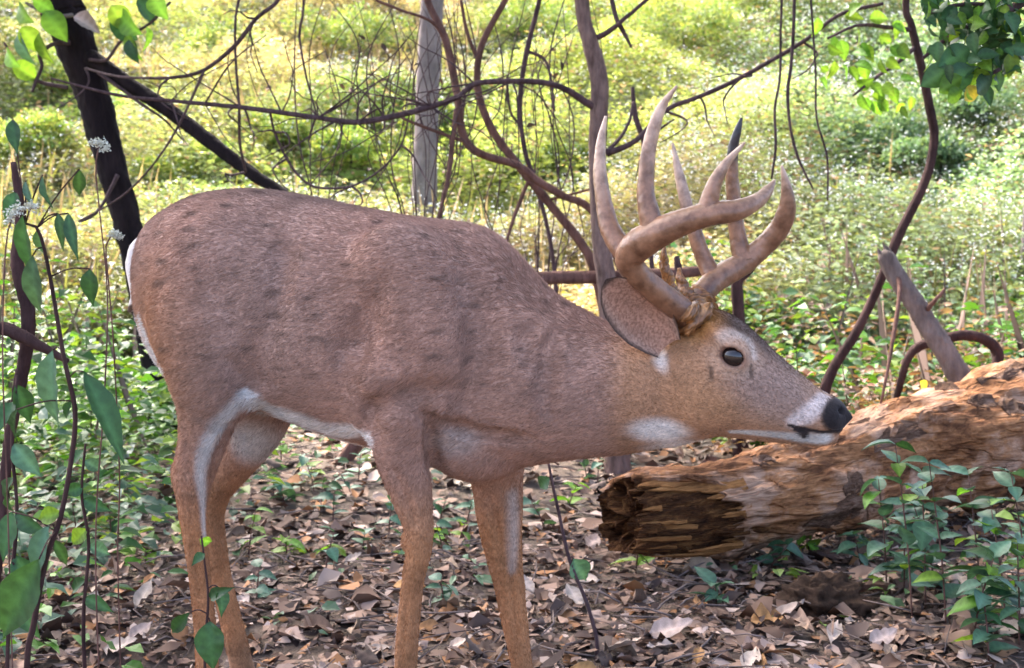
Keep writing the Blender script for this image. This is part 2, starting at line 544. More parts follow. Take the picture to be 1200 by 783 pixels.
def outline():
    W_ = l2w(BV) - np.array([0, 0, CAM_H])
    fw = W_[:, 1] * _cp - W_[:, 2] * _sp; up = W_[:, 1] * _sp + W_[:, 2] * _cp
    U = 600 + FPX * W_[:, 0] / fw; Vv = 391.5 - FPX * up / fw
    for nm, lo, tgt, rows in (('rumpL', 1, (151, 154, 160, 170, 183, 205, 209, 204, 209, 217, 227, 233), (290, 330, 360, 400, 430, 470, 510, 560, 600, 650, 700, 750)),):
        print(nm, [(y_, t_, int(U[np.abs(Vv - y_) < 2].min())) for y_, t_ in zip(rows, tgt)])
    for nm, f_, tgt in (('top', np.min, ((200, 243), (290, 221), (400, 238), (500, 256), (565, 268), (620, 315), (680, 365), (845, 361), (885, 391), (910, 416), (940, 441), (965, 461))),
                        ('bot', np.max, ((330, 495), (400, 515), (530, 560), (560, 567), (650, 538), (740, 530), (800, 519), (850, 509), (900, 515), (940, 519), (970, 518)))):
        print(nm, [(x_, t_, int(f_(Vv[np.abs(U - x_) < 2]))) for x_, t_ in tgt])
    print('noseR', int(U.max()), 'tgt 994')
# ---------- coat colours, painted in the animal's own frame
GREY = np.array([.355, .222, .172]); BROWN = np.array([.365, .205, .14]); RUST = np.array([.40, .185, .075])
WHITE = np.array([.66, .62, .58]); DARK = np.array([.055, .038, .032]); BLACK = np.array([.012, .009, .009])
col = np.tile(GREY, (len(BV), 1))
def mixc(m, c):
    global col
    m = np.clip(m, 0, 1)[:, None]
    col = col * (1 - m) + np.asarray(c) * m
def sstep(a, b, x):
    t = np.clip((x - a) / (b - a), 0, 1)
    return t * t * (3 - 2 * t)
absy = BV.copy(); absy[:, 1] = -np.abs(absy[:, 1])
def spot(c, r, soft=.5, rot=0.0, V=None):
    d = (absy if V is None else V) - np.asarray(c)
    x, z = d[:, 0] * math.cos(rot) - d[:, 2] * math.sin(rot), d[:, 0] * math.sin(rot) + d[:, 2] * math.cos(rot)
    n = np.sqrt((x / r[0]) ** 2 + (d[:, 1] / r[1]) ** 2 + (z / r[2]) ** 2)
    return 1 - sstep(1 - soft, 1 + soft, n)
def stroke(pts, soft=.4, V=None):
    """pts rows x y z r"""
    s = spline(pts, 40); P = absy if V is None else V
    best = np.full(len(P), 9.0)
    for q in s:
        best = np.minimum(best, np.linalg.norm(P - q[:3], axis=1) / q[3])
    return 1 - sstep(1 - soft, 1 + soft, best)
def nearp(u, v):
    p = surf(u, v); return p
z = BV[:, 2]; x = BV[:, 0]
mixc(.55 * (1 - sstep(.45, .80, z)), BROWN)                               # lower flanks warmer
mixc(spot(lat(190, 420, -.12), (.14, .2, .17), .6) * .55, RUST)
mixc(.85 * (1 - sstep(.38, .58, z + .03 * vnoise(BV, 18, 17))) * (x < .28), RUST)
mixc(.5 * (1 - sstep(.40, .56, z)) * (x < .28) * np.clip(.3 + vnoise(BV * np.array([1, 1, .35]), 55, 18), 0, 1), np.array([.17, .085, .045]))                      # legs
mixc(.75 * (1 - sstep(.05, .11, z)), np.array([.2, .11, .06]))
mixc(spot(lat(330, 232, 0), (.5, .07, .05), .6) * .45, DARK * 1.8)         # darker back line
# belly
for (u, v) in [(300, 466), (340, 485), (380, 500), (415, 512), (435, 522)]:
    c = lat(u, v + 10, 0)
    mixc(spot(c, (.05, .145, .030), .35), WHITE)
mixc(stroke([(*surf(289, 460), .010), (*surf(300, 472), .020), (*surf(325, 483), .028), (*surf(360, 495), .030), (*surf(395, 505), .026), (*surf(432, 517), .018)], .45), WHITE)
mixc(stroke([(*surf(284, 466), .012), (*surf(265, 490), .017), (*surf(246, 520), .014), (*surf(236, 550), .011), (*surf(238, 590), .007), (*surf(240, 630), .005)], .85, BV) * .95, WHITE * .92)
mixc(spot(lat(300, 510, .10), (.05, .06, .06), .5, V=BV) * .9, WHITE * .8)
mixc(stroke([(*lat(465, 700, -.115), .012), (*lat(460, 750, -.115), .013), (*lat(457, 820, -.115), .012)], .5, BV) * .85, WHITE)
mixc(stroke([(*surf(601, 580), .012), (*surf(602, 625), .013), (*surf(600, 668), .007)], .98, BV) * .55, WHITE * .7)
mixc(spot(lat(538, 515, -.09), (.045, .06, .025), .6, V=BV) * .45, WHITE * .7)
# rump patch and throat
mixc(stroke([(*lat(163, 375, -.04), .022), (*lat(174, 408, -.06), .022), (*lat(188, 436, -.07), .016)], .35), WHITE)
# head
hm = sstep(.33, .40, x)
mixc(hm * .8, np.array([.345, .185, .095]))
mixc(spot(lat(905, 455, -.05), (.085, .08, .050), .7, rot=.55) * .8, np.array([.25, .178, .152]))
mixc(spot(lat(850, 366, 0), (.12, .062, .038), .5, rot=.75) * .95, DARK * 1.2)
mixc(spot(lat(900, 405, 0), (.085, .032, .018), .5, rot=.72) * .7, DARK * 1.8)
mixc(spot(surf(818, 380), (.040, .06, .030), .6) * .95, np.array([.36, .165, .045]))
mixc(spot(surf(800, 395), (.03, .05, .04), .7) * .5, np.array([.20, .11, .05]))
mixc(spot(EYE, (.043, .05, .032), .5, rot=.5) * .7, np.array([.45, .31, .22]))
mixc(stroke([(*surf(846, 395), .010), (*surf(860, 391), .012), (*surf(876, 400), .011), (*surf(884, 418), .006)], .9) * .32, WHITE)
mixc(spot(EYE, (.026, .05, .019), .25, rot=.45) * .9, np.array([.19, .10, .07]))
mixc(stroke([(*surf(833, 432), .004), (*surf(834, 444), .004)], .5) * .8, DARK)
mixc(stroke([(*surf(880, 428), .0035), (*surf(881, 442), .0035)], .5) * .7, DARK)
mixc(stroke([(*surf(966, 465), .011), (*surf(957, 476), .013), (*surf(945, 487), .014), (*surf(930, 495), .011)], .6) * .85, np.array([.62, .52, .48]))
mixc(stroke([(*surf(965, 513), .015), (*surf(940, 513), .013), (*surf(915, 510), .010), (*surf(880, 507), .008), (*surf(858, 506), .006)], .5), WHITE * .85)
mixc(stroke([(*surf(932, 503), .004), (*surf(941, 506), .009), (*surf(943, 511), .007)], .4), BLACK * 2)
mixc(stroke([(*surf(925, 498), .003), (*surf(955, 505), .004), (*surf(985, 504), .005)], .4), BLACK * 2)
mixc(spot(lat(980, 485, 0), (.029, .06, .030), .12), BLACK * 1.3)
mixc(spot(lat(771, 420, -.07), (.011, .04, .024), .7, rot=-.5) * .75, WHITE)   # below the ear
mixc(stroke([(*surf(812, 470), .05), (*surf(845, 480), .03)], .9) * .35, np.array([.34, .19, .09]))
mixc(spot(surf(773, 505), (.050, .045, .022), .5, rot=.05) * .95, WHITE)
mixc(spot(lat(800, 520, 0), (.08, .05, .016), .5) * .7, WHITE)
mixc(stroke([(*surf(164, 372), .010), (*surf(170, 392), .014), (*surf(180, 414), .016), (*surf(192, 436), .010)], .5), WHITE)
# grizzle: clumps of hair of slightly different tone
rngd = np.random.RandomState(3)
AN = np.array([.55, 1, 1.4])
g = vnoise(BV * AN, 60, 1) * .6 + vnoise(BV * AN, 150, 2) * .6 + vnoise(BV, 14, 6) * .5
col *= (1 + .26 * g)[:, None] * (1 + np.array([.05, -.02, -.07]) * vnoise(BV, 11, 7)[:, None] * 1.6)
dk = np.clip(vnoise(BV * np.array([1, 1, 1.5]), 75, 5) - .30, 0, 1) * 3.0 * sstep(.58, .80, z) * (x < .3)
mixc(np.clip(dk, 0, 1) * .55, DARK * 1.6)
col = np.clip(col, .004, .8)

def fur_mat():
    m = NT('deer_coat')
    a = m.n('Attribute', attribute_name='col')
    n1 = m.noise(190, 3, .7); n2 = m.noise(30, 2)
    c = m.mul(a.outputs['Color'], m.ramp(n1, [(.3, (.62, .62, .62)), (.7, (1.35, 1.32, 1.3))]))
    m.l(c, m.b.inputs['Base Color'])
    m.bump(n1, .35, .004)
    m.set(Roughness=.85)
    m.b.inputs['Specular IOR Level'].default_value = .2
    m.b.inputs['Sheen Weight'].default_value = .1
    m.b.inputs['Sheen Roughness'].default_value = .5
    m.b.inputs['Sheen Tint'].default_value = (.8, .8, .9, 1)
    return m.m
M_FUR = fur_mat()
mh = NT('deer_hair')
ah = mh.n('Attribute', attribute_name='col')
mh.l(ah.outputs['Color'], mh.b.inputs['Base Color'])
mh.set(Roughness=.95)
mh.b.inputs['Specular IOR Level'].default_value = .08
M_HAIR = mh.m

DEER = empty('deer', DO, (0, 0, -HEAD_A))
tag(DEER, 'grey brown antlered buck deer standing with head stretched low toward the fallen log', 'deer')
body = link('body', mesh('body', BV, BF, col=col, mat=M_FUR), parent=DEER)

# eyes
me_ = NT('deer_eye')
me_.m.node_tree.nodes['Principled BSDF'].inputs['Coat Weight'].default_value = .35
M_EYE = me_.set(Base_Color=(.010, .006, .006, 1), Roughness=.12)
def uvsphere(r, n=20, m=12):
    a = np.linspace(0, math.pi, m)
    P = np.stack([np.sin(a) , np.zeros(m), np.cos(a)], -1)
    V = np.concatenate([np.stack([np.sin(a) * math.cos(t), np.sin(a) * math.sin(t), np.cos(a)], -1) for t in np.linspace(0, 2 * math.pi, n, endpoint=False)]) * r
    F = []
    for i in range(n):
        for j in range(m - 1):
            F.append((i * m + j, i * m + j + 1, ((i + 1) % n) * m + j + 1, ((i + 1) % n) * m + j))
    return V, np.array(F)
for s in (1, -1):
    V, F = uvsphere(1.0)
    rr = np.array([.0205, .0165, .0175]) * 1.02
    o = link('eye', mesh('eye', V * rr, F), M_EYE, DEER)
    o.location = (EYE[0], (EYE[1] - .004) * s, EYE[2])
    o.rotation_euler = (0, .4, 0)

# ears: cupped leaf shapes with thickness
m = NT('ear_skin')
a = m.n('Attribute', attribute_name='col')
m.l(m.mul(a.outputs['Color'], m.ramp(m.noise(26, 4, .6), [(.36, (.62, .56, .52)), (.62, (1.25, 1.2, 1.15))])), m.b.inputs['Base Color'])
m.bump(m.noise(160, 4, .7), .5, .004)
M_EAR = m.set(Roughness=.9)
def ear(base, tip, side, width, cup, parent):
    """base, tip in deer frame; side: unit vector across the ear; cup: vector the hollow faces"""
    ax = tip - base; L = np.linalg.norm(ax); ax /= L
    side = side - ax * side.dot(ax); side /= np.linalg.norm(side)
    cupv = np.cross(ax, side)
    if cupv.dot(cup) < 0: cupv = -cupv
    n, m_ = 26, 19
    V, C = [], []
    for layer in (0, 1):
        for i in range(n):
            t = i / (n - 1)
            w = width * (1.02 * math.sin(math.pi * min(1, .20 + .80 * t) ** 1.05) ** .68) if t < 1 else 0
            w = width * max(0.02, (np.interp(t, [0, .12, .3, .5, .7, .85, .95, 1], [.50, .72, .95, 1.0, .90, .66, .36, .04])))
            for j in range(m_):
                q = (j / (m_ - 1)) * 2 - 1
                ang = q * (1.45 - .75 * t)
                p = base + ax * (t * L) + side * (math.sin(ang) * w / math.sin(1.45 - .75 * t)) + cupv * ((1 - math.cos(ang)) * w * .75 - .5 * w * (1 - t) - .01 * math.sin(t * 3.1))
                p = p - cupv * (.0045 * layer * (1 - .8 * max(abs(q) ** 4, t ** 6)))
                V.append(p)
                if layer == 0:
                    e = abs(q)
                    inner = np.array([.34, .20, .145]) * (1.15 + .16 * math.sin(6 * q + 3 * t) * math.sin(8 * t + 2 * q))
                    k = max(sstep(.80, .93, e), sstep(.90, .98, t))
                    c = inner * (1 - k) + DARK * .8 * k
                    hair = .5 * sstep(.45, .75, abs(q)) * (1 - k)
                    c = c * (1 - hair) + np.array([.36, .27, .22]) * hair
                else:
                    c = np.array([.20, .135, .10]) * (1 - sstep(.75, 1, t)) + DARK * sstep(.75, 1, t)
                C.append(c)
    F = []
    for layer in (0, 1):
        o = layer * n * m_
        for i in range(n - 1):
            for j in range(m_ - 1):
                q = (o + i * m_ + j, o + i * m_ + j + 1, o + (i + 1) * m_ + j + 1, o + (i + 1) * m_ + j)
                F.append(q if layer == 0 else q[::-1])
    return link('ear', mesh('ear', V, np.array(F), col=np.array(C), mat=M_EAR), parent=parent)
ear(lat(784, 408, -.062), lat(710, 328, -.15), lat(775, 345, -.10) - lat(740, 385, -.10), .050, np.array([.45, -1, .15]), DEER)
ear(lat(784, 412, .062), lat(690, 420, .16), np.array([0, -.3, 1.0]), .048, np.array([.3, 1, 0]), DEER)

# tail
tp = [(*lat(168, 282, -.02), .016), (*lat(162, 297, -.03), .022), (*lat(162, 320, -.035), .023), (*lat(163, 345, -.04), .018), (*lat(152, 364, -.03), .005)]
s = spline(tp, 18)
V, F, T = tube_arrays(s[:, :3], s[:, 3], 14, .10, 3)
tc = np.tile(WHITE, (len(V), 1))
bk = V[:, 0] < np.interp(V[:, 2], s[::-1, 2], s[::-1, 0]) - .012
tc[bk] = np.array([.60, .55, .50])
lowz = V[:, 2] < s[-1, 2] + .014
tc[lowz] = np.array([.10, .06, .04])
link('tail', mesh('tail', V, [F, T], col=tc, mat=M_FUR), parent=DEER)

# hooves
M_HOOF = NT('hoof_horn').set(Base_Color=(.03, .024, .02, 1), Roughness=.55)
for (u, v, ly) in ((493, 893, -.115), (637, 856, .10), (264, 842, -.12), (311, 832, .12)):
    c = lat(u, v, ly)
    gz = ground_z(*l2w(c)[:2])
    for sgn in (-1, 1):
        prof = [(-.030, .052, .014), (-.012, .050, .017), (.012, .046, .017), (.034, .026, .011), (.046, .006, .003)]
        V = []
        for (px_, h, w) in prof:
            for (yy, zz) in ((-w, 0), (w, 0), (w * .8, h), (-w * .8, h)):
                V.append((c[0] + px_, c[1] + yy * .9 + sgn * .0165, gz + zz + .004))
        F = [(i * 4 + j, i * 4 + (j + 1) % 4, i * 4 + 4 + (j + 1) % 4, i * 4 + 4 + j) for i in range(4) for j in range(4)] + [(3, 2, 1, 0), (16, 17, 18, 19)]
        link('hoof', mesh('hoof', V, np.array(F), smooth=False), M_HOOF, DEER)

# antlers
def antler_mat():
    m = NT('antler_bone')
    a = m.n('Attribute', attribute_name='col')
    tc_ = m.n('TexCoord')
    n1 = m.noise(45, 4, .6, tc_.outputs['Object'])
    m.l(m.mul(a.outputs['Color'], m.ramp(n1, [(.32, (.52, .46, .42)), (.62, (1.22, 1.22, 1.22))])), m.b.inputs['Base Color'])
    m.bump(m.noise(110, 3, .6, tc_.outputs['Object']), .4, .003)
    m.set(Roughness=.36)
    return m.m
M_ANT = antler_mat()
A_BASE = np.array([.105, .043, .020]); A_MID = np.array([.22, .112, .062]); A_TIP = np.array([.50, .36, .265])
def antler(parts, seed):
    VV, FF, TT, CC = [], [], [], []
    off = 0
    for kind, pix in parts:
        rows = []
        for (u, v, ly, rp) in pix:
            rows.append((*lat(u, v, ly), rp * pscale(u, v, ly)))
        s = spline(rows, max(30, len(rows) * 12))
        s[:, 3] = np.maximum(s[:, 3], .0015)
        sides = 26
        V, F, T = tube_arrays(s[:, :3], s[:, 3], sides, .34 if kind == 'rough' else .05, seed + off, off=off, furrow=0 if kind == 'rough' else .075)
        t = np.concatenate([np.repeat(np.linspace(0, 1, len(s)), sides), [0, 1]])
        if kind == 'beam':
            c = A_BASE + (A_MID - A_BASE) * sstep(.03, .32, t)[:, None]
            c = c + (A_TIP - c) * (sstep(.8, 1, t) * .7)[:, None]
        elif kind == 'dark':
            c = A_MID + (A_MID * 1.1 - A_MID) * t[:, None]
            c = c + (np.array([.03, .026, .03]) - c) * sstep(.66, .74, t)[:, None]
        elif kind == 'rough':
            c = np.array([.30, .14, .05]) * (.35 + 1.0 * np.random.RandomState(seed).rand(len(V)))[:, None]
        else:
            c = A_MID + (A_TIP - A_MID) * sstep(.25, 1.0, t)[:, None]
        VV.append(V); FF.append(F); TT.append(T); CC.append(c); off += len(V)
    return mesh('antler', np.vstack(VV), [np.vstack(FF), np.vstack(TT)], col=np.vstack(CC), mat=M_ANT)
near = [('beam', [(828, 392, -.012, 15), (806, 371, -.042, 15.5), (772, 344, -.085, 15), (748, 322, -.115, 15), (738, 303, -.135, 17), (748, 287, -.15, 19), (775, 271, -.165, 17.5), (805, 259, -.17, 15), (838, 250, -.165, 14), (865, 246, -.15, 12.5), (888, 235, -.13, 9), (901, 222, -.115, 6), (908, 211, -.105, 1.6)]),
        ('tine', [(745, 303, -.135, 15), (728, 290, -.13, 13), (715, 268, -.12, 11.5), (707, 235, -.11, 9.5), (703, 195, -.105, 7.5), (705, 162, -.10, 5), (710, 136, -.10, 1.5)]),
        ('tine', [(768, 275, -.16, 15), (762, 255, -.16, 13), (757, 225, -.155, 10.5), (759, 185, -.15, 9), (766, 150, -.145, 7.5), (777, 123, -.14, 5), (793, 101, -.14, 1.4)]),
        ('tine', [(828, 254, -.166, 13), (832, 232, -.163, 10.5), (840, 210, -.16, 8), (853, 189, -.155, 5), (873, 167, -.15, 1.4)]),
        ('rough', [(800, 364, -.045, 9), (788, 345, -.045, 8), (781, 322, -.05, 6.5), (778, 303, -.055, 5), (779, 287, -.06, 1.5)]),
        ('rough', [(826, 394, -.01, 12), (816, 381, -.028, 20), (805, 371, -.042, 20), (795, 363, -.05, 14)])]
far = [('beam', [(818, 372, .03, 14), (815, 356, .045, 15), (828, 338, .07, 13.5), (845, 324, .10, 14.5), (870, 309, .13, 14), (893, 291, .145, 12.5), (911, 271, .14, 12), (921, 251, .13, 11), (923, 232, .12, 8), (920, 212, .11, 4.5), (916, 194, .105, 1.4)]),
       ('tine', [(838, 328, .09, 12), (826, 306, .10, 10), (815, 275, .10, 9), (804, 238, .10, 7.5), (796, 205, .10, 5.5), (788, 168, .10, 1.4)]),
       ('dark', [(874, 308, .13, 13), (866, 285, .135, 10.5), (861, 250, .135, 9), (858, 210, .13, 7.5), (859, 175, .125, 6), (864, 155, .12, 4.5), (869, 138, .12, 1.6)]),
       ('rough', [(816, 362, .035, 9), (804, 346, .03, 8), (798, 328, .03, 5), (795, 314, .03, 1.8)]),
       ('rough', [(826, 372, .02, 10), (818, 362, .035, 19), (818, 350, .05, 16), (822, 344, .06, 12)])]
for k_, prt in ((1, near), (2, far)):
    o = link('antler', antler(prt, 10 * k_), parent=DEER)
body.data.update()

# short hair all over the coat, laid along the body
PED = lat(812, 374, -.03)
def coat_hair(N, seed):
    rng = np.random.RandomState(seed)
    tri = np.vstack([BF[:, [0, 1, 2]], BF[:, [0, 2, 3]]])
    A, B, C = BV[tri[:, 0]], BV[tri[:, 1]], BV[tri[:, 2]]
    nr = np.cross(B - A, C - A); ar = np.linalg.norm(nr, axis=1)
    nr /= ar[:, None] + 1e-15
    # smooth normals at the vertices
    vn = np.zeros_like(BV)
    for c_ in range(3):
        for d in range(3):
            vn[:, d] += np.bincount(tri[:, c_], nr[:, d] * ar, len(BV))
    vn /= np.linalg.norm(vn, axis=1)[:, None] + 1e-15
    ti = rng.choice(len(tri), N, p=ar / ar.sum())
    r1 = np.sqrt(rng.rand(N)); r2 = rng.rand(N)
    w = np.stack([1 - r1, r1 * (1 - r2), r1 * r2], -1)
    tv = tri[ti]
    P = (BV[tv] * w[..., None]).sum(1); Nn = (vn[tv] * w[..., None]).sum(1)
    Cc = (col[tv] * w[..., None]).sum(1)
    Nn /= np.linalg.norm(Nn, axis=1)[:, None] + 1e-15
    # nose pad, eye and mouth stay bare
    keep = (Cc.max(1) > .03) & (np.linalg.norm(np.stack([P[:, 0] - EYE[0], np.abs(P[:, 1]) - abs(EYE[1]), P[:, 2] - EYE[2]], -1), axis=1) > .021) & (P[:, 2] > .05)
    P, Nn, Cc = P[keep], Nn[keep], Cc[keep]
    N = len(P)
    D = np.tile(np.array([-1.0, 0, -.35]), (N, 1))
    leg = 1 - sstep(.45, .62, P[:, 2]); leg = leg * (P[:, 0] < .3)
    D = D * (1 - leg)[:, None] + np.array([-.15, 0, -1.0]) * leg[:, None]
    hd = sstep(.33, .42, P[:, 0])
    D = D * (1 - hd)[:, None] + np.array([-1, 0, .38]) * hd[:, None]
    D -= Nn * (D * Nn).sum(1)[:, None]
    D /= np.linalg.norm(D, axis=1)[:, None] + 1e-9
    jit = np.stack([vnoise(P, 35, 11), vnoise(P, 35, 12), vnoise(P, 35, 13)], -1)
    D += jit * .20 + rng.randn(N, 3) * .12
    Ln = .0105 * (1 - .45 * leg) * (1 - .62 * hd) * (.7 + .6 * rng.rand(N))
    Ln = np.where(Cc.min(1) > .33, Ln * 1.25, Ln)
    tuft = np.exp(-(((P[:, 0] - PED[0]) / .045) ** 2 + ((np.abs(P[:, 1]) - .03) / .035) ** 2 + ((P[:, 2] - PED[2]) / .035) ** 2))
    Ln = Ln * (1 + 2.6 * tuft)
    lift = .16 + .2 * rng.rand(N) + .8 * tuft * rng.rand(N)
    d1 = D + Nn * lift[:, None]
    p0 = P - Nn * .001
    p1 = P + d1 * (Ln * .5)[:, None]
    p2 = P + d1 * (Ln * .5)[:, None] + (D + Nn * (lift * .25)[:, None]) * (Ln * .5)[:, None]
    pos = np.stack([p0, p1, p2], 1).reshape(-1, 3).astype(np.float32)
    rad = np.tile(np.array([.0004, .00033, .0001], dtype=np.float32), N)
    tone = (.80 + .40 * rng.rand(N)) * (1 + .18 * vnoise(P * np.array([.5, 1, 1.6]), 220, 21))
    dark = rng.rand(N) < .07
    tone[dark] *= .5
    Cc = np.clip(Cc * tone[:, None], 0, .85)
    hc = bpy.data.hair_curves.new('coat_hair')
    hc.add_curves([3] * N)
    hc.points.foreach_set('position', pos.ravel())
    ra = hc.attributes.get('radius') or hc.attributes.new('radius', 'FLOAT', 'POINT')
    ra.data.foreach_set('value', rad)
    ca = hc.attributes.new('col', 'FLOAT_COLOR', 'CURVE')
    ca.data.foreach_set('color', np.column_stack([Cc, np.ones(N)]).astype(np.float32).ravel())
    hc.materials.append(M_HAIR)
    o = bpy.data.objects.new('coat_hair', hc)
    COL.objects.link(o)
    o.parent = DEER
    o['kind'] = 'stuff'
    return o
coat_hair(300000, 4)
# ================================================================ ground sheet
def grid_axis(stops):
    out = [np.arange(a, b, s) for a, b, s in stops]
    return np.concatenate(out + [[stops[-1][1]]])
gx = grid_axis([(-400, -40, 30), (-40, -12, 2), (-12, -4, .4), (-4, 4, .06), (4, 12, .4), (12, 40, 2), (40, 400, 30)])
gy = grid_axis([(-120, -20, 20), (-20, -2, 2), (-2, 0, .4), (0, 8, .06), (8, 34, .3), (34, 110, 3), (110, 900, 40)])
XX, YY = np.meshgrid(gx, gy, indexing='ij')
ZZ = ground_z(XX, YY)
gv = np.stack([XX, YY, ZZ], -1).reshape(-1, 3)
ii = (np.arange(len(gx) - 1)[:, None] * len(gy) + np.arange(len(gy) - 1)[None]).ravel()
gf = np.stack([ii, ii + len(gy), ii + len(gy) + 1, ii + 1], -1)
m = NT('forest_soil')
geo = m.n('NewGeometry')
sx = m.n('SeparateXYZ'); m.l(geo.outputs['Position'], sx.inputs[0])
mr = m.n('MapRange'); mr.inputs[1].default_value = 6.0; mr.inputs[2].default_value = 10.0
m.l(sx.outputs['Y'], mr.inputs[0])
soil = m.ramp(m.noise(9, 6, .7, geo.outputs['Position']), [(.3, (.055, .038, .028)), (.5, (.11, .078, .056)), (.7, (.19, .14, .105))])
grs = m.ramp(m.noise(1.3, 5, .6, geo.outputs['Position']), [(.3, (.05, .08, .022)), (.5, (.10, .125, .042)), (.7, (.18, .165, .08))])
mx = m.n('Mix', data_type='RGBA'); m.l(mr.outputs[0], mx.inputs[0]); m.l(soil, mx.inputs[6]); m.l(grs, mx.inputs[7])
m.l(mx.outputs[2], m.b.inputs['Base Color'])
m.bump(m.noise(40, 5, .7, geo.outputs['Position']), .8, .02)
GROUND = tag(link('ground', mesh('ground', gv, gf, mat=m.set(Roughness=.95))), kind='structure')
GROUND['label'] = 'brown leaf strewn forest floor rising into a bright meadow bank'

# ================================================================ materials
def bark(name, dark, light, scale=14, stretch=.25, bump=.6):
    m = NT(name)
    tc_ = m.n('TexCoord'); mp = m.n('Mapping')
    mp.inputs['Scale'].default_value = (1, 1, stretch)
    m.l(tc_.outputs['Object'], mp.inputs[0])
    n = m.noise(scale, 6, .7, mp.outputs[0]); n2 = m.noise(scale * .25, 3, .6, tc_.outputs['Object'])
    c = m.ramp(n, [(.3, dark), (.7, light)])
    c = m.mul(c, m.ramp(n2, [(.3, (.7, .7, .7)), (.7, (1.25, 1.22, 1.2))]))
    m.l(c, m.b.inputs['Base Color'])
    m.bump(n, bump, .02)
    m.set(Roughness=.9)
    m.b.inputs['Specular IOR Level'].default_value = .12
    return m.m
M_BARK_DARK = bark('bark_dark', (.007, .005, .006), (.022, .015, .017), 22)
M_BARK_GREY = bark('bark_grey', (.075, .048, .042), (.26, .18, .155), 34)
M_BARK_PALE = bark('bark_pale', (.13, .105, .105), (.25, .21, .21), 16)
M_BARK_STEM = bark('bark_stem', (.025, .014, .014), (.08, .045, .042), 30)
M_TWIG = bark('twig_bark', (.045, .028, .033), (.12, .080, .082), 40)
M_TWIG_WARM = bark('twig_warm', (.08, .042, .034), (.19, .105, .085), 40)
M_DEAD = bark('dead_wood_grey', (.10, .075, .068), (.24, .19, .17), 24)

def leaf_mat(name, base=None, var=.25, trans=.3, attr=False, rough=.5, hue=.02):
    m = NT(name)
    if attr:
        a = m.n('Attribute', attribute_name='col'); c = a.outputs['Color']
    else:
        oi = m.n('ObjectInfo')
        hs = m.n('HueSaturation')
        mr1 = m.n('MapRange'); mr1.inputs[3].default_value = 1 - var; mr1.inputs[4].default_value = 1 + var
        m.l(oi.outputs['Random'], mr1.inputs[0]); m.l(mr1.outputs[0], hs.inputs['Value'])
        wn_ = m.n('TexWhiteNoise', noise_dimensions='1D'); m.l(oi.outputs['Random'], wn_.inputs['W'])
        mr2 = m.n('MapRange'); mr2.inputs[3].default_value = .5 - hue; mr2.inputs[4].default_value = .5 + hue
        m.l(wn_.outputs['Value'], mr2.inputs[0]); m.l(mr2.outputs[0], hs.inputs['Hue'])
        hs.inputs['Color'].default_value = (*base, 1)
        tc_ = m.n('TexCoord')
        vn_ = m.n('Attribute', attribute_name='col')
        c = m.mul(m.mul(hs.outputs[0], vn_.outputs['Color']), m.ramp(m.noise(60, 4, .65, tc_.outputs['Object']), [(.3, (.72, .72, .72)), (.7, (1.2, 1.2, 1.2))]))
    m.l(c, m.b.inputs['Base Color'])
    m.set(Roughness=rough)
    m.b.inputs['Specular IOR Level'].default_value = .35
    if trans:
        tr = m.n('BsdfTranslucent')
        m.l(m.mul(c, (1.5, 1.5, .7)), tr.inputs['Color'])
        ms = m.n('MixShader'); ms.inputs[0].default_value = trans
        m.l(m.b.outputs[0], ms.inputs[1]); m.l(tr.outputs[0], ms.inputs[2]); m.l(ms.outputs[0], m.out.inputs['Surface'])
    return m.m
M_LEAFCOL = leaf_mat('foliage', attr=True, trans=.3)
M_LITTER = leaf_mat('litter', attr=True, trans=0, rough=.8)
M_LEAF_TEAL = leaf_mat('leaf_blue_green', (.065, .140, .085), trans=.2)
M_LEAF_DARK = leaf_mat('leaf_dark_green', (.030, .085, .030), trans=.25)
M_LEAF_BRIGHT = leaf_mat('leaf_bright_green', (.14, .26, .035), trans=.45)
M_LEAF_YELLOW = leaf_mat('leaf_yellow', (.50, .40, .06), trans=.3)
DEAD_MATS = [leaf_mat('dead_leaf_%s' % n, c, trans=0, rough=.75, var=.22, hue=.012) for n, c in
             (('tan', (.28, .185, .13)), ('pale', (.36, .28, .235)), ('brown', (.16, .095, .065)), ('dark', (.075, .047, .038)), ('orange', (.31, .15, .06)))]
M_FLOWER = NT('white_petals').set(Base_Color=(.80, .80, .76, 1), Roughness=.8)

# ================================================================ leaf shapes
def leaf_geo(L=1.0, W=.45, curl=.25, fold=.2, tipw=.5, wave=0.0, seed=0, rows=11, sharp=.95):
    """leaf lying along +x from the origin, normal +z; 5 columns"""
    rng = np.random.RandomState(seed)
    V = []
    for i in range(rows):
        t = i / (rows - 1)
        w = W * .5 * max(.02, (math.sin(math.pi * t ** (tipw + .25)) ** sharp if 0 < t < 1 else 0))
        zc = -curl * L * t * t
        for q in (-1, -.5, 0, .5, 1):
            V.append((t * L * (1 - .15 * abs(curl) * t), q * w * (1 - .3 * fold), zc + fold * w * abs(q) ** 1.3 + (.02 * W * (1 if i % 2 else -1) * (0 < abs(q) < 1)) + wave * W * rng.randn() * abs(q)))
    F = []
    for i in range(rows - 1):
        for j in range(4):
            a = i * 5 + j
            F.append((a, a + 5, a + 6, a + 1))
    return np.array(V), np.array(F)
def leaf_veins(V):
    """pale midrib, faint side veins and a slightly darker edge"""
    n = len(V) // 5
    c = np.ones((n, 5))
    c[:, 2] = 1.45
    c[1::2, 1] = 1.15; c[1::2, 3] = 1.15; c[::2, 1] = .88; c[::2, 3] = .88
    c[:, 0] = .92; c[:, 4] = .92
    return np.repeat(c.reshape(-1, 1), 3, axis=1)
def leaf_mesh(name, mat, **kw):
    V, F = leaf_geo(**kw)
    return mesh(name, V, F, col=leaf_veins(V), mat=mat)

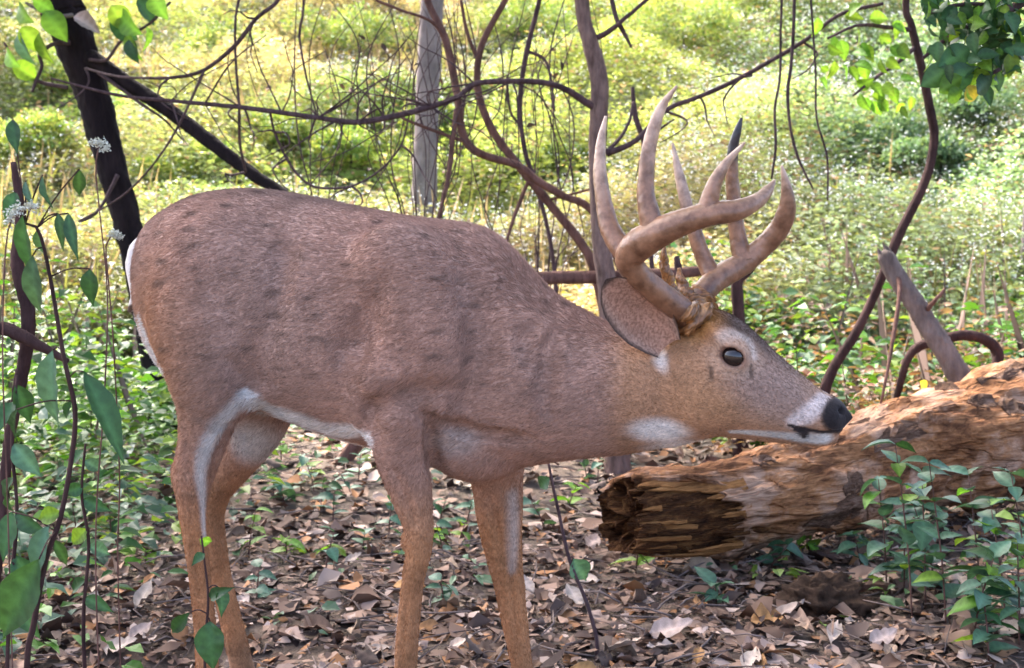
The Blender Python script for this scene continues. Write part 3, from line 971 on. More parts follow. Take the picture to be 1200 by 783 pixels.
def batch_leaves(P, D, Nr, L, W, C, bend=.15, fold=.15, rich=False):
    """many small leaves in one mesh; all arrays (n,..)"""
    D = D / (np.linalg.norm(D, axis=1)[:, None] + 1e-9)
    S = np.cross(D, Nr); S /= np.linalg.norm(S, axis=1)[:, None] + 1e-9
    U = np.cross(S, D)
    L = L[:, None]; W = W[:, None]
    n = len(P)
    if rich:
        r = np.random.RandomState(n)
        j = lambda s_: 1 + s_ * r.randn(n, 1)
        q = lambda t, w, h: P + D * L * t + S * W * w + U * (W * h - L * bend * t * t)
        V = np.stack([P, q(.28, .42 * j(.2), fold * j(.6)), q(.62, .46 * j(.2), fold * 1.2 * j(.6)), q(1.0, 0, 0),
                      q(.60, -.45 * j(.2), fold * 1.2 * j(.6)), q(.26, -.42 * j(.2), fold * j(.6)), q(.3, 0, 0), q(.65, 0, 0)], 1).reshape(-1, 3)
        b = np.arange(n)[:, None] * 8
        F = np.concatenate([b + np.array(t) for t in ((0, 1, 6), (1, 2, 7), (1, 7, 6), (2, 3, 7), (7, 3, 4), (6, 7, 4), (6, 4, 5), (0, 6, 5))])
        return V, F, np.repeat(C, 8, axis=0)
    p0 = P; p2 = P + D * L - U * L * bend
    mid = P + D * L * .45
    p1 = mid + S * W * .5 + U * W * fold; p3 = mid - S * W * .5 + U * W * fold
    V = np.stack([p0, p1, p2, p3], 1).reshape(-1, 3)
    b = np.arange(n)[:, None] * 4
    F = np.concatenate([b + np.array([0, 1, 2]), b + np.array([0, 2, 3])])
    return V, F, np.repeat(C, 4, axis=0)

def nz2(x, y, sc, seed):
    r = np.random.RandomState(seed); o = 0 * x
    for i in range(6):
        k = r.randn(2) * sc; o = o + np.sin(k[0] * x + k[1] * y + r.rand() * 6.28)
    return o / 6 * 1.8

# ================================================================ meadow bank: leafy weeds, dry stems, white flowers
rng = np.random.RandomState(5)
def field_points(n, y0, y1, side=1.0, bias=1.4):
    y = y0 + (y1 - y0) * rng.rand(n) ** bias
    x = (rng.rand(n) * 2 - 1) * (.50 * y + 1.5)
    return x, y
G1 = np.array([.11, .20, .065]); G2 = np.array([.30, .34, .12]); G3 = np.array([.17, .26, .17]); TAN = np.array([.45, .34, .27]); YEL = np.array([.42, .40, .10])
def meadow_colour(x, y, n):
    a = np.clip(.5 + .6 * nz2(x, y, .5, 31), 0, 1)[:, None]
    b = np.clip(.2 + .8 * nz2(x, y, .8, 32), 0, 1)[:, None]
    u = x / y
    right = sstep(.10, .28, u)[:, None]
    c = G1 * (1 - a) + G2 * a
    c = c * (1 - .75 * right) + G3 * (.75 * right)
    t = np.clip(.15 + nz2(x, y, .45, 33) * 1.1, 0, 1)[:, None] * (1 - .8 * right)
    c = c * (1 - .7 * t) + TAN * .7 * t
    c = c * (.7 + .6 * rng.rand(n))[:, None]
    ye = (rng.rand(n) < .03)[:, None]
    c = np.where(ye, YEL * .8, c)
    rd = rng.rand(n)[:, None]
    return np.where(rd < .10, np.array([.34, .22, .17]) * (.5 + rd * 8), c)
def weed_field(n, per, y0, y1, hgt, margin=False):
    x, y = field_points(n, y0, y1)
    if margin:
        x = np.sign(x) * ((.50 * y + 1.5) + np.abs(x) * 1.3)
    mound = np.clip(.55 + .75 * nz2(x, y, 1.5, 41), .10, 1.6)
    clump = .56 + .95 * np.clip(.5 + nz2(x, y, 1.7, 43), 0, 1)
    H = hgt * mound * (.7 + .6 * rng.rand(n))
    gz = ground_z(x, y)
    t = rng.rand(n, per) ** .7
    spread = (.10 + .16 * rng.rand(n, 1)) * (1 + .02 * y[:, None])
    a = rng.rand(n, per) * 6.28
    px_ = x[:, None] + np.cos(a) * spread * (1.1 - t) + rng.randn(n, per) * .03
    py = y[:, None] + np.sin(a) * spread * (1.1 - t) + rng.randn(n, per) * .03
    pz = gz[:, None] + H[:, None] * t
    P = np.stack([px_, py, pz], -1).reshape(-1, 3)
    D = np.stack([np.cos(a), np.sin(a), .1 + .9 * rng.rand(n, per) - .4], -1).reshape(-1, 3)
    Nr = np.array([0, 0, 1.0]) + rng.randn(len(P), 3) * .45
    yy = np.repeat(y, per)
    L = (.045 + .0024 * yy) * (.6 + .8 * rng.rand(len(P)))
    C = meadow_colour(np.repeat(x, per), yy, len(P)) * np.repeat(clump * (.75 + .5 * rng.rand(n)), per)[:, None]
    if margin: L = L * 2.2
    return batch_leaves(P, D, Nr, L, L * (.30 + .35 * rng.rand(len(P))), C)
V1, F1, C1 = weed_field(24000, 21, 8.2, 34, .72)
V2, F2, C2 = weed_field(9000, 9, 8.2, 40, .8, True)
V2, F2, C2 = (V2, F2 + len(V1), C2)
V1, F1, C1 = np.vstack([V1, V2]), np.vstack([F1, F2]), np.vstack([C1, C2])
link_o = link('meadow_weeds', mesh('meadow_weeds', V1, F1, col=C1, smooth=False, mat=M_LEAFCOL))
tag(link_o, 'bright leafy weeds covering the sloping meadow bank', 'weeds', kind='stuff')
# dry upright stems and grass
n = 7000
x, y = field_points(n, 8.5, 34)
keep = nz2(x, y, .45, 33) + .4 * rng.randn(n) > .15
x, y = x[keep], y[keep]; n = len(x)
H = .3 + .45 * rng.rand(n)
P = np.stack([x, y, ground_z(x, y)], -1)
D = np.stack([rng.randn(n) * .18, rng.randn(n) * .18, np.ones(n)], -1)
Nr = np.stack([rng.randn(n) * .5, -np.ones(n), np.zeros(n)], -1)
mixv = rng.rand(n)[:, None]
C = np.where(mixv < .55, TAN * (.8 + .5 * mixv), np.array([.30, .30, .12])) * (.75 + .5 * rng.rand(n))[:, None]
V1, F1, C1 = batch_leaves(P, D, Nr, H, (.010 + .0008 * y), C, bend=.1)
tag(link('meadow_grass', mesh('meadow_grass', V1, F1, col=C1, smooth=False, mat=M_LEAFCOL)), 'dry tan and yellow grass stems among the meadow weeds', 'grass', kind='stuff')
# flowers
n = 11000
x, y = field_points(n, 8.6, 30, bias=1.1)
keep = nz2(x, y, .7, 51) + .5 * sstep(.0, .25, x / y) + .35 * rng.randn(n) > .0
x, y = x[keep], y[keep]; n = len(x)
per = 9
mound = np.clip(.55 + .75 * nz2(x, y, 1.5, 41), .10, 1.6)
P = np.stack([x[:, None] + rng.randn(n, per) * .13, y[:, None] + rng.randn(n, per) * .13, (ground_z(x, y) + .78 * mound)[:, None] + rng.randn(n, per) * .09], -1).reshape(-1, 3)
a = rng.rand(len(P)) * 6.28
D = np.stack([np.cos(a), np.sin(a), rng.randn(len(P)) * .4], -1)
yy = np.repeat(y, per)
sz = (.009 + .0008 * yy) * (.6 + .9 * rng.rand(len(P)))
V1, F1, C1 = batch_leaves(P, D, np.tile([0, -.6, .8], (len(P), 1)) + rng.randn(len(P), 3) * .2, sz, sz * .9, np.ones((len(P), 3)))
tag(link('aster_blossoms', mesh('aster_blossoms', V1, F1, smooth=False, mat=M_FLOWER)), 'tiny white blossoms dotted over the meadow weeds', 'flowers', kind='stuff')

# mounded bushes on the bank
def on_ground(u, v):
    d = ray(u, v); t = 2.0
    while t < 60:
        p = np.array([0, 0, CAM_H]) + d * t
        if p[2] < ground_z(p[0], p[1]): break
        t += .05
    return p
def bush(label, group, u, v, wpx, cols, seed, white=.5):
    r = np.random.RandomState(seed)
    p = on_ground(u, v); R = wpx * p[1] / FPX / 2
    root = empty('meadow_bush', (p[0], p[1], float(ground_z(p[0], p[1])))); tag(root, label, 'bush', group)
    nb = 7
    bc = np.stack([r.randn(nb) * R * .45, r.randn(nb) * R * .4, R * (.35 + .35 * r.rand(nb))], -1); br = R * (.35 + .25 * r.rand(nb))
    n = 2600
    k = r.choice(nb, n); d = r.randn(n, 3); d /= np.linalg.norm(d, axis=1)[:, None]; d[:, 2] = np.abs(d[:, 2]) * 1.1 - .25
    P = bc[k] + d * br[k][:, None] * (.65 + .4 * r.rand(n))[:, None]
    P[:, 2] = np.maximum(P[:, 2], .02)
    L = (.04 + .0024 * p[1]) * (.5 + .8 * r.rand(n))
    C = np.array(cols)[r.choice(len(cols), n)] * ((.6 + .7 * r.rand(nb))[k] * (.75 + .5 * r.rand(n)))[:, None]
    V, F, C = batch_leaves(P, d + r.randn(n, 3) * .5, d + np.array([0, 0, .8]) + r.randn(n, 3) * .4, L, L * .5, C)
    link('foliage', mesh('foliage', V, F, col=C, smooth=False, mat=M_LEAFCOL), parent=root)
    tube('stem', [(0, 0, -.05, .02), (.02, 0, R * .3, .015), (.0, .02, R * .6, .006)], M_TWIG, root, sides=6, seed=seed)
    m_ = int(420 * white)
    if m_:
        k = r.choice(nb, m_); d = r.randn(m_, 3); d[:, 2] = np.abs(d[:, 2]); d /= np.linalg.norm(d, axis=1)[:, None]
        sz = (.008 + .0009 * p[1]) * (.6 + .8 * r.rand(m_))
        V, F, C = batch_leaves(bc[k] + d * br[k][:, None] * 1.06, r.randn(m_, 3), d, sz, sz, np.ones((m_, 3)))
        link('blossoms', mesh('blossoms', V, F, smooth=False, mat=M_FLOWER), parent=root)
BG = [(.12, .20, .10), (.16, .25, .16), (.09, .16, .09), (.20, .27, .14)]
BY = [(.22, .30, .08), (.32, .34, .10), (.14, .23, .06)]
WL = ['below the dark green leafy branch', 'right of the snaking stem at its widest bend', 'beside the slim whitish trunk', 'left of the snaking stem at its widest bend', 'between the far antler and the leaning dead branch', 'behind the hanging vines', 'low on the bank above the arched branch', 'behind the bright leaves of the snaking stem', 'highest up behind the dark green leafy branch', 'at the beam of the far antler']
for i, (u, v, w_) in enumerate(((1150, 165, 130), (1100, 215, 110), (1190, 235, 110), (1030, 195, 120), (1000, 265, 100), (955, 150, 110), (1150, 285, 100), (1060, 120, 120), (1200, 110, 140), (905, 255, 90))):
    bush('grey green white flowered bush %s' % WL[i], 'white flowering bushes above the log', u, v, w_, BG, 2100 + i, .55)
YL = ['under the dark limb behind the rump', 'just right of the dark leaning trunk', 'behind the middle of the back under the sagging vine', 'behind the withers between the saplings', 'behind the dark limb end', 'left of the grey tree behind the neck', 'at the pale trunk beyond the twig tangle', 'left of the dark leaning trunk behind the tall weed']
for i, (u, v, w_) in enumerate(((240, 215, 90), (185, 235, 80), (410, 205, 100), (585, 225, 80), (330, 185, 90), (660, 210, 70), (500, 170, 90), (40, 200, 110))):
    bush('yellow green flowered bush %s' % YL[i], 'yellow green bushes behind the deer', u, v, w_, BY, 2200 + i, .6)
FL = ['left of the dark leaning trunk', 'behind the looping vine', 'behind the twigs left of the pale trunk', 'between the pale trunk and the grey tree', 'between the grey tree and the hanging vines', 'at the tops of the hanging vines']
for i, (u, v, w_) in enumerate(((60, 120, 120), (270, 95, 120), (420, 75, 130), (620, 60, 130), (800, 80, 140), (900, 50, 140))):
    bush('pale green bush far up the bank %s' % FL[i], 'far bushes up the bank', u, v, w_, BY + [(.26, .30, .16)], 2300 + i, .3)

# ================================================================ undergrowth belt between forest floor and meadow
def thicket(n, per, xr, yr, hgt, cols, lsize, seed, dens=None):
    r = np.random.RandomState(seed)
    x = xr[0] + (xr[1] - xr[0]) * r.rand(n); y = yr[0] + (yr[1] - yr[0]) * r.rand(n)
    if dens is not None:
        k = dens(x, y) > r.rand(n); x, y = x[k], y[k]; n = len(x)
    H = hgt * np.clip(.6 + .6 * nz2(x, y, 1.6, seed + 1), .2, 1.4) * (.6 + .7 * r.rand(n))
    t = r.rand(n, per) ** .8
    a = r.rand(n, per) * 6.28
    sp = .05 + .10 * r.rand(n, 1)
    P = np.stack([x[:, None] + np.cos(a) * sp, y[:, None] + np.sin(a) * sp, ground_z(x, y)[:, None] + .02 + H[:, None] * t], -1).reshape(-1, 3)
    D = np.stack([np.cos(a), np.sin(a), .5 * r.rand(n, per) - .25], -1).reshape(-1, 3)
    Nr = np.array([0, 0, 1.0]) + r.randn(len(P), 3) * .35
    L = lsize * (.55 + .8 * r.rand(len(P)))
    ci = np.repeat(r.choice(len(cols), n), per)
    C = np.array(cols)[ci] * (.7 + .6 * r.rand(len(P)))[:, None]
    return batch_leaves(P, D, Nr, L, L * (.4 + .3 * r.rand(len(P))), C, bend=.2, rich=True)
UG = [(.06, .155, .02), (.11, .24, .03), (.04, .10, .03), (.07, .135, .06), (.17, .25, .04)]
UB = [(.20, .10, .06), (.15, .09, .06), (.24, .15, .09), (.10, .07, .05)]
parts_ = [thicket(620, 12, (.9, 2.6), (4.95, 6.3), .62, UB, .05, 75, lambda x, y: np.clip(.55 + .6 * nz2(x, y, 1.6, 76), .1, 1)),
          thicket(170, 10, (-2.4, -1.0), (2.7, 4.6), .28, UG + [(.07, .13, .09)] * 3, .06, 69, lambda x, y: np.clip(.6 + .6 * nz2(x, y, 1.8, 70), .1, 1)),
          thicket(2600, 12, (-5.5, 6.0), (6.2, 9.8), .42, UG, .085, 61, lambda x, y: np.clip(.6 + .5 * nz2(x, y, 1.1, 62), .15, 1)),
          thicket(1100, 14, (.9, 4.6), (5.4, 8.4), .75, UG, .085, 63, lambda x, y: np.clip(.55 + .6 * nz2(x, y, 1.4, 64), .1, 1)),
          thicket(1100, 12, (-4.5, -1.2), (4.6, 7.4), .55, UG, .075, 65, lambda x, y: np.clip(.55 + .6 * nz2(x, y, 1.4, 66), .1, 1)),
          thicket(1500, 11, (.4, 4.2), (5.1, 8.0), .55, UB, .06, 67, lambda x, y: np.clip(.4 + .7 * nz2(x, y, 1.2, 68), .05, 1))]
off = 0; VV, FF, CC = [], [], []
for V1, F1, C1 in parts_:
    VV.append(V1); FF.append(F1 + off); CC.append(C1); off += len(V1)
tag(link('undergrowth', mesh('undergrowth', np.vstack(VV), np.vstack(FF), col=np.vstack(CC), smooth=False, mat=M_LEAFCOL)), 'saturated green undergrowth at the edge of the shaded forest floor', 'undergrowth', kind='stuff')
# thin dead stalks in the belt
n = 420
r = np.random.RandomState(71)
x = -4.5 + 9 * r.rand(n); y = 5.0 + 4.5 * r.rand(n)
k = np.abs(x) > .35 * y - .8; x, y = x[k], y[k]; n = len(x)
P = np.stack([x, y, ground_z(x, y)], -1)
D = np.stack([r.randn(n) * .2, r.randn(n) * .2, np.ones(n)], -1)
V1, F1, C1 = batch_leaves(P, D, np.stack([r.randn(n) * .4, -np.ones(n), np.zeros(n)], -1), .25 + .75 * r.rand(n), np.full(n, .007), np.array([.22, .15, .12]) * (.5 + .9 * r.rand(n))[:, None], bend=.1)
tag(link('dead_stalks', mesh('dead_stalks', V1, F1, col=C1, smooth=False, mat=M_LITTER)), 'thin brown dead weed stalks standing in the undergrowth', 'stalks', kind='stuff')

# ================================================================ leaf litter
r = np.random.RandomState(81)
def litter(n, yr, size):
    y = yr[0] + (yr[1] - yr[0]) * r.rand(n); x = (r.rand(n) * 2 - 1) * (.47 * y + .35)
    a = r.rand(n) * 6.28
    tilt = r.randn(n) * .16
    P = np.stack([x, y, ground_z(x, y) + .004 + .022 * r.rand(n)], -1)
    D = np.stack([np.cos(a), np.sin(a), tilt], -1)
    Nr = np.array([0, 0, 1.0]) + r.randn(n, 3) * .24
    L = size * np.clip(np.exp(r.randn(n) * .38), .35, 1.7)
    pal = np.array([(.235, .148, .105), (.40, .30, .25), (.14, .082, .056), (.06, .037, .030), (.29, .135, .055), (.28, .20, .165)])
    C = pal[r.choice(6, n, p=[.24, .07, .31, .24, .08, .06])] * (.7 + .6 * r.rand(n))[:, None]
    return batch_leaves(P, D, Nr, L, L * (.32 + .5 * r.rand(n)), C, bend=(.08 + r.randn(n, 1) * .16), fold=.20 * r.randn(n, 1), rich=True)
off = 0; VV, FF, CC = [], [], []
for V1, F1, C1 in (litter(5600, (1.6, 4.2), .055), litter(15000, (1.6, 4.2), .024), litter(8500, (4.0, 8.2), .055)):
    VV.append(V1); FF.append(F1 + off); CC.append(C1); off += len(V1)
tag(link('leaf_litter', mesh('leaf_litter', np.vstack(VV), np.vstack(FF), col=np.vstack(CC), smooth=True, mat=M_LITTER)), 'brown and tan fallen leaves carpeting the forest floor', 'leaf litter', kind='stuff')
# bits of twig lying in the litter
n = 1500
y = 1.8 + 5 * r.rand(n) ** 1.3; x = (r.rand(n) * 2 - 1) * (.47 * y + .35)
off = 0; VV, FF, TT = [], [], []
for i in range(n):
    a = r.rand() * 3.14; L_ = .05 + .16 * r.rand()
    c = np.array([x[i], y[i], float(ground_z(x[i], y[i])) + .02 + .02 * r.rand()])
    d = np.array([math.cos(a), math.sin(a), r.randn() * .12]) * L_ / 2
    V1, F1, T1_ = tube_arrays(np.array([c - d, c + r.randn(3) * .006, c + d]), np.array([.0018, .0022, .001]) * (.6 + r.rand()), 4, off=off)
    VV.append(V1); FF.append(F1); TT.append(T1_); off += len(V1)
tag(link('twig_litter', mesh('twig_litter', np.vstack(VV), [np.vstack(FF), np.vstack(TT)], mat=M_DEAD)), 'broken bits of twig strewn among the fallen leaves', 'twigs', kind='stuff')
# the larger leaves, one by one
dl = []
for s_ in range(10):
    dl.append(leaf_mesh('dead_leaf', DEAD_MATS[s_ % 5], L=1, W=.5 + .12 * (s_ % 3), curl=[.3, -.15, .45, .1, .2][s_ % 5], fold=[.5, .3, .7, -.3, .4][s_ % 5], tipw=.45 + .06 * (s_ % 4), wave=.10, seed=s_))
for i in range(290):
    yy = 2.2 + 3.0 * r.rand() ** 1.3
    xx = (r.rand() * 2 - 1) * (.44 * yy + .1)
    o = link('dead_leaf', dl[int(r.choice(10, p=[.16, .14, .12, .06, .05, .15, .14, .10, .04, .04]))], parent=GROUND)
    s_ = (.055 + .06 * r.rand())
    o.location = (xx, yy, float(ground_z(xx, yy)) + .018 + .012 * r.rand())
    o.rotation_euler = (r.randn() * .35, r.randn() * .30 - .12, r.rand() * 6.28)
    o.scale = (s_, s_, s_)
for (u, v, i, s_, rot) in ((760, 757, 1, .12, .15), (640, 720, 0, .10, .4), (905, 655, 1, .10, 2.4), (880, 735, 4, .12, .3), (975, 760, 6, .09, 1.2), (1020, 765, 1, .09, .5), (870, 640, 5, .11, 2.0), (800, 668, 5, .14, .1), (120, 750, 1, .09, .2), (150, 740, 6, .09, 1.1), (690, 640, 1, .09, 1.2), (945, 745, 5, .09, 2.2), (1085, 760, 0, .10, .8), (660, 700, 6, .08, .1)):
    Y = 1413 / (v - 265) * 1.0
    p = at(u, v, Y)
    o = link('dead_leaf', dl[i], parent=GROUND)
    o.location = (p[0], p[1], float(ground_z(p[0], p[1])) + .03)
    o.rotation_euler = (.2, -.15, rot); o.scale = (s_, s_, s_)

# ================================================================ small plants on the floor
def copy_leaf(me, parent, loc, rot, sc):
    o = bpy.data.objects.new(me.name, me)
    COL.objects.link(o); o.parent = parent
    o.location = loc; o.rotation_euler = rot; o.scale = (sc, sc, sc)
    return o
LM = {}
for key, mt in (('teal', M_LEAF_TEAL), ('dark', M_LEAF_DARK), ('bright', M_LEAF_BRIGHT), ('yellow', M_LEAF_YELLOW)):
    LM[key] = [leaf_mesh('leaf', mt, L=1, W=.55 + .1 * k, curl=.2 + .1 * k, fold=.25, tipw=.42 + .05 * k, wave=.02, seed=k) for k in range(3)]
def small_plant(name, label, cat, group, x, y, h, nleaf, lsize, key, seed, lean=(0, 0), stem_mat=None, tiers=None):
    r = np.random.RandomState(seed)
    gz = float(ground_z(x, y))
    root = empty(name, (x, y, gz))
    tag(root, label, cat, group)
    bx, by = lean
    path = [(0, 0, -.02, .0026), (bx * .3, by * .3, h * .4, .0024), (bx * .7, by * .7, h * .75, .002), (bx, by, h, .0012)]
    s = spline(path, 10)
    V, F, T = tube_arrays(s[:, :3], s[:, 3], 5)
    link('stem', mesh('stem', V, [F, T]), stem_mat or M_TWIG_WARM, root)
    for i in range(nleaf):
        t = .25 + .75 * (i + 1) / nleaf
        p = s[min(9, int(t * 9.99))][:3]
        a = i * 2.4 + r.rand() * .9
        sc = lsize * (.7 + .5 * r.rand()) * (1.1 - .25 * t)
        pet = .012
        loc = (p[0] + math.cos(a) * pet, p[1] + math.sin(a) * pet, p[2])
        rot = (r.randn() * .3, -.15 + r.randn() * .3 - .2 * (1 - t), a)
        k_ = key if isinstance(key, str) else key[r.randint(len(key))]
        # leaf stalk keeps the blade on the stem
        copy_leaf(LM[k_][r.randint(3)], root, (p[0], p[1], p[2]), rot, sc)
    return root
# ================================================================ trees, stems and vines
def pix_rows(pix):
    """rows (u, v, distance, half width in pixels) -> world x y z radius"""
    return [(*at(u, v, Y), r_ * Y / FPX) for (u, v, Y, r_) in pix]
def stem(name, pix, mat, parent=None, root=None, extra=(), sides=8, wob=.14, seed=0, n=None, pre=(), furrow=0.0):
    rows = list(pre) + pix_rows(pix) + list(extra)
    rows = np.array(rows)
    if root is not None:
        rows[:, :3] -= np.array(root)
    return tube(name, rows, mat, parent, sides=sides, wob=wob, seed=seed, n=n, furrow=furrow)
def crown(parent, root, blobs, nleaf, size, seed, cols):
    r = np.random.RandomState(seed)
    k = r.choice(len(blobs), nleaf)
    B = np.array(blobs)[k]
    d = r.randn(nleaf, 3); d /= np.linalg.norm(d, axis=1)[:, None]
    P = B[:, :3] + d * B[:, 3:6] * (r.rand(nleaf) ** .45)[:, None]
    P = P + .22 * np.stack([np.sin(P[:, 1] * 5 + P[:, 2] * 3), np.sin(P[:, 2] * 5 + P[:, 0] * 4), np.sin(P[:, 0] * 5)], -1)
    D = r.randn(nleaf, 3); D[:, 2] -= .5
    L = size * (.6 + .8 * r.rand(nleaf))
    C = np.array(cols)[r.choice(len(cols), nleaf)] * (.75 + .5 * r.rand(nleaf))[:, None]
    V, F, C = batch_leaves(P - np.array(root), D, np.array([0, 0, 1.0]) + r.randn(nleaf, 3) * .5, L, L * .6, C)
    return link('crown', mesh('crown', V, F, col=C, smooth=False, mat=M_LEAFCOL), parent=parent)
CG = [(.06, .12, .03), (.08, .15, .035), (.10, .17, .04), (.16, .20, .05)]

# ---- dark tree behind the buck's rump
base = at(196, 500, 6.0); base[2] = ground_z(base[0], base[1])
T1 = empty('dark_tree', base)
tag(T1, 'leaning dark trunked tree behind the rump of the deer', 'tree')
stem('trunk', [(206, 520, 6.0, 26), (194, 492, 6.0, 20), (184, 430, 6, 17), (168, 345, 6, 15.5), (150, 265, 6, 15.5), (134, 205, 6, 16), (120, 150, 6, 17.5), (108, 105, 6, 18.5), (95, 68, 6, 20), (78, 25, 6, 22), (66, -5, 6, 24)],
     M_BARK_DARK, T1, base, extra=[(-2.5, 5.95, 2.9, .11), (-2.7, 5.9, 3.8, .10), (-2.75, 5.8, 5.0, .06), (-2.7, 5.7, 5.8, .02)], sides=44, wob=.06, seed=1, n=260, furrow=.16)
for pix, ex, rr, sd_ in (([(106, 68, 5.96, 11), (125, 80, 5.93, 9.5), (150, 98, 5.9, 8.5), (190, 124, 5.85, 8.5), (230, 154, 5.8, 8), (270, 184, 5.75, 7.5), (300, 207, 5.7, 7), (325, 222, 5.66, 6.5), (350, 240, 5.62, 6), (390, 275, 5.55, 4)], [], 8, 2),):
    limb_o = stem('limb', pix, M_BARK_DARK, T1, base, wob=.06, seed=sd_, sides=24, n=150, furrow=.14)
stem('limb', [(70, 5, 6.0, 12)], M_BARK_DARK, T1, base, extra=[(-2.0, 5.6, 2.9, .045), (-1.3, 5.0, 3.8, .035), (-.8, 4.4, 4.6, .015)], seed=3)
stem('limb', [(70, -20, 6.0, 12)], M_BARK_DARK, T1, base, extra=[(-3.0, 5.6, 3.2, .045), (-3.5, 5.2, 4.2, .03), (-3.8, 5.0, 5.0, .012)], seed=4)
for pix, sd_ in (([(80, 103, 5.9, 3), (44, 95, 5.85, 2.5), (20, 75, 5.8, 2), (5, 50, 5.8, 1.5)], 5),
                 ([(82, 50, 5.9, 3), (62, 52, 5.85, 2.5), (47, 64, 5.8, 2.5), (49, 78, 5.8, 2), (42, 95, 5.8, 2), (38, 108, 5.8, 1.3)], 6),
                 ([(138, 205, 5.9, 2.5), (120, 240, 5.85, 2), (105, 255, 5.8, 2), (92, 260, 5.8, 1.3)], 7),
                 ([(115, 85, 5.9, 2.5), (150, 110, 5.85, 2.2), (170, 125, 5.8, 2), (192, 140, 5.8, 1.5), (215, 165, 5.8, 1)], 8),
                 ([(105, 70, 5.9, 2.2), (125, 70, 5.85, 2), (143, 47, 5.8, 1.8), (175, 28, 5.8, 1.6), (200, 2, 5.8, 1.5)], 9),
                 ([(85, 18, 5.9, 2.5), (60, 19, 5.8, 2.2), (42, 10, 5.8, 2), (30, 3, 5.8, 1.5)], 10)):
    tw = stem('twig', pix, M_TWIG if sd_ != 10 else M_DEAD, T1, base, sides=6, seed=sd_)
    LV = {5: [(25, 42, 26, 'bright'), (8, 70, 24, 'bright'), (45, 50, 28, 'bright'), (14, 86, 26, 'bright')], 10: [(52, 25, 30, 'bright'), (22, 18, 26, 'bright'), (22, 50, 30, 'teal'), (38, 8, 22, 'bright')],
          9: [(130, 18, 28, 'bright'), (143, 30, 32, 'bright'), (150, 48, 26, 'bright'), (128, 38, 30, 'dark'), (172, 40, 22, 'bright'), (160, 10, 26, 'dark'), (178, 5, 26, 'bright'), (152, 54, 22, 'dark')]}.get(sd_, [])
    for k, (u, v, sz, key) in enumerate(LV):
        p = at(u, v - sz * .4, 5.75) - base
        copy_leaf(LM[key][2], tw, tuple(p), (1.25 + .3 * math.sin(k * 7), .9 + .5 * math.sin(k * 3.7), 1.2 * math.sin(k * 5.1)), sz * 1.35 * 5.75 / FPX)
crown(T1, base, [(-2.7, 5.7, 5.0, 2.3, 2.2, 1.2), (-1.6, 4.9, 4.6, 1.7, 1.6, 1.0), (-3.8, 5.2, 4.6, 1.6, 1.8, 1.0), (-2.2, 6.4, 4.5, 1.6, 1.2, .9)], 8500, .15, 91, CG)
# pale curled leaf hung on the twig
pl = leaf_mesh('pale_leaf', DEAD_MATS[1], L=1, W=.75, curl=.5, fold=.7, tipw=.5, wave=.05, seed=4)
o = link('pale_leaf', pl); o.location = at(86, 20, 5.74); o.rotation_euler = (1.2, .35, .2); s_ = 34 * 5.7 / FPX; o.scale = (s_, s_, s_)
tag(o, 'curled pale grey dead leaf caught on a twig against the dark trunk', 'leaf')

# ---- grey tree rising behind the neck
base = at(722, 548, 5.0); base[2] = ground_z(base[0], base[1])
T2 = empty('grey_tree', base)
tag(T2, 'grey brown young tree rising behind the neck of the deer', 'tree')
stem('trunk', [(724, 560, 5, 16.80), (720, 500, 5, 13.60), (716, 420, 5, 12.40), (712, 340, 5, 11.60), (706, 295, 5, 11.20), (702, 240, 5, 10.80), (700, 180, 5, 10.40), (702, 130, 5, 10.40), (702, 92, 5, 10.40), (692, 50, 5, 9.60), (682, 0, 5, 8.40)],
     M_BARK_GREY, T2, base, extra=[(.24, 4.95, 2.6, .036), (.28, 4.8, 3.6, .03), (.3, 4.6, 5.0, .012)], sides=36, wob=.06, seed=11, n=240, furrow=.10)
B1 = stem('branch', [(702, 128, 5, 4.68), (688, 121, 4.98, 4.68), (665, 106, 4.95, 3.90), (638, 97, 4.9, 3.59), (600, 95, 4.9, 3.43), (556, 98, 4.9, 3.43), (534, 115, 4.9, 3.28), (476, 133, 4.9, 3.51), (419, 143, 4.9, 3.28), (373, 138, 4.9, 2.96), (283, 126, 4.9, 2.65), (200, 118, 4.9, 2.18), (140, 112, 4.9, 1.72), (60, 92, 4.9, 1.17)], M_TWIG, T2, base, sides=7, seed=12, n=70)
for pix, sd_ in (([(712, 180, 4.97, 4), (745, 165, 4.9, 3.4), (779, 130, 4.9, 3.2), (820, 113, 4.9, 3), (870, 90, 4.9, 3), (941, 49, 4.9, 2.6), (985, 17, 4.9, 2.2), (1035, 4, 4.9, 2)], 13),
                 ([(696, 46, 5, 3.5), (715, 36, 4.95, 3), (733, 21, 4.9, 2.6), (760, -2, 4.9, 2.2)], 14),
                 ([(711, 178, 4.98, 3), (728, 160, 5.0, 2.2), (738, 140, 5.05, 2), (742, 120, 5.1, 1.8)], 15),
                 ([(712, -20, 4.99, 3), (722, 20, 4.95, 2.6), (730, 36, 4.95, 2.6), (740, 56, 4.95, 1.6)], 16)):
    B = stem('branch', pix, M_TWIG, T2, base, sides=6, seed=sd_)
    if sd_ == 13: B13 = B
stem('limb', [(681, -30, 5, 7)], M_BARK_GREY, T2, base, extra=[(.7, 4.6, 2.7, .03), (1.3, 4.2, 3.7, .02), (1.6, 4.0, 4.4, .01)], seed=17)
stem('limb', [(680, -40, 5, 7)], M_BARK_GREY, T2, base, extra=[(-.2, 4.5, 2.8, .03), (-.6, 4.0, 3.7, .02), (-.9, 3.5, 4.5, .01)], seed=18)
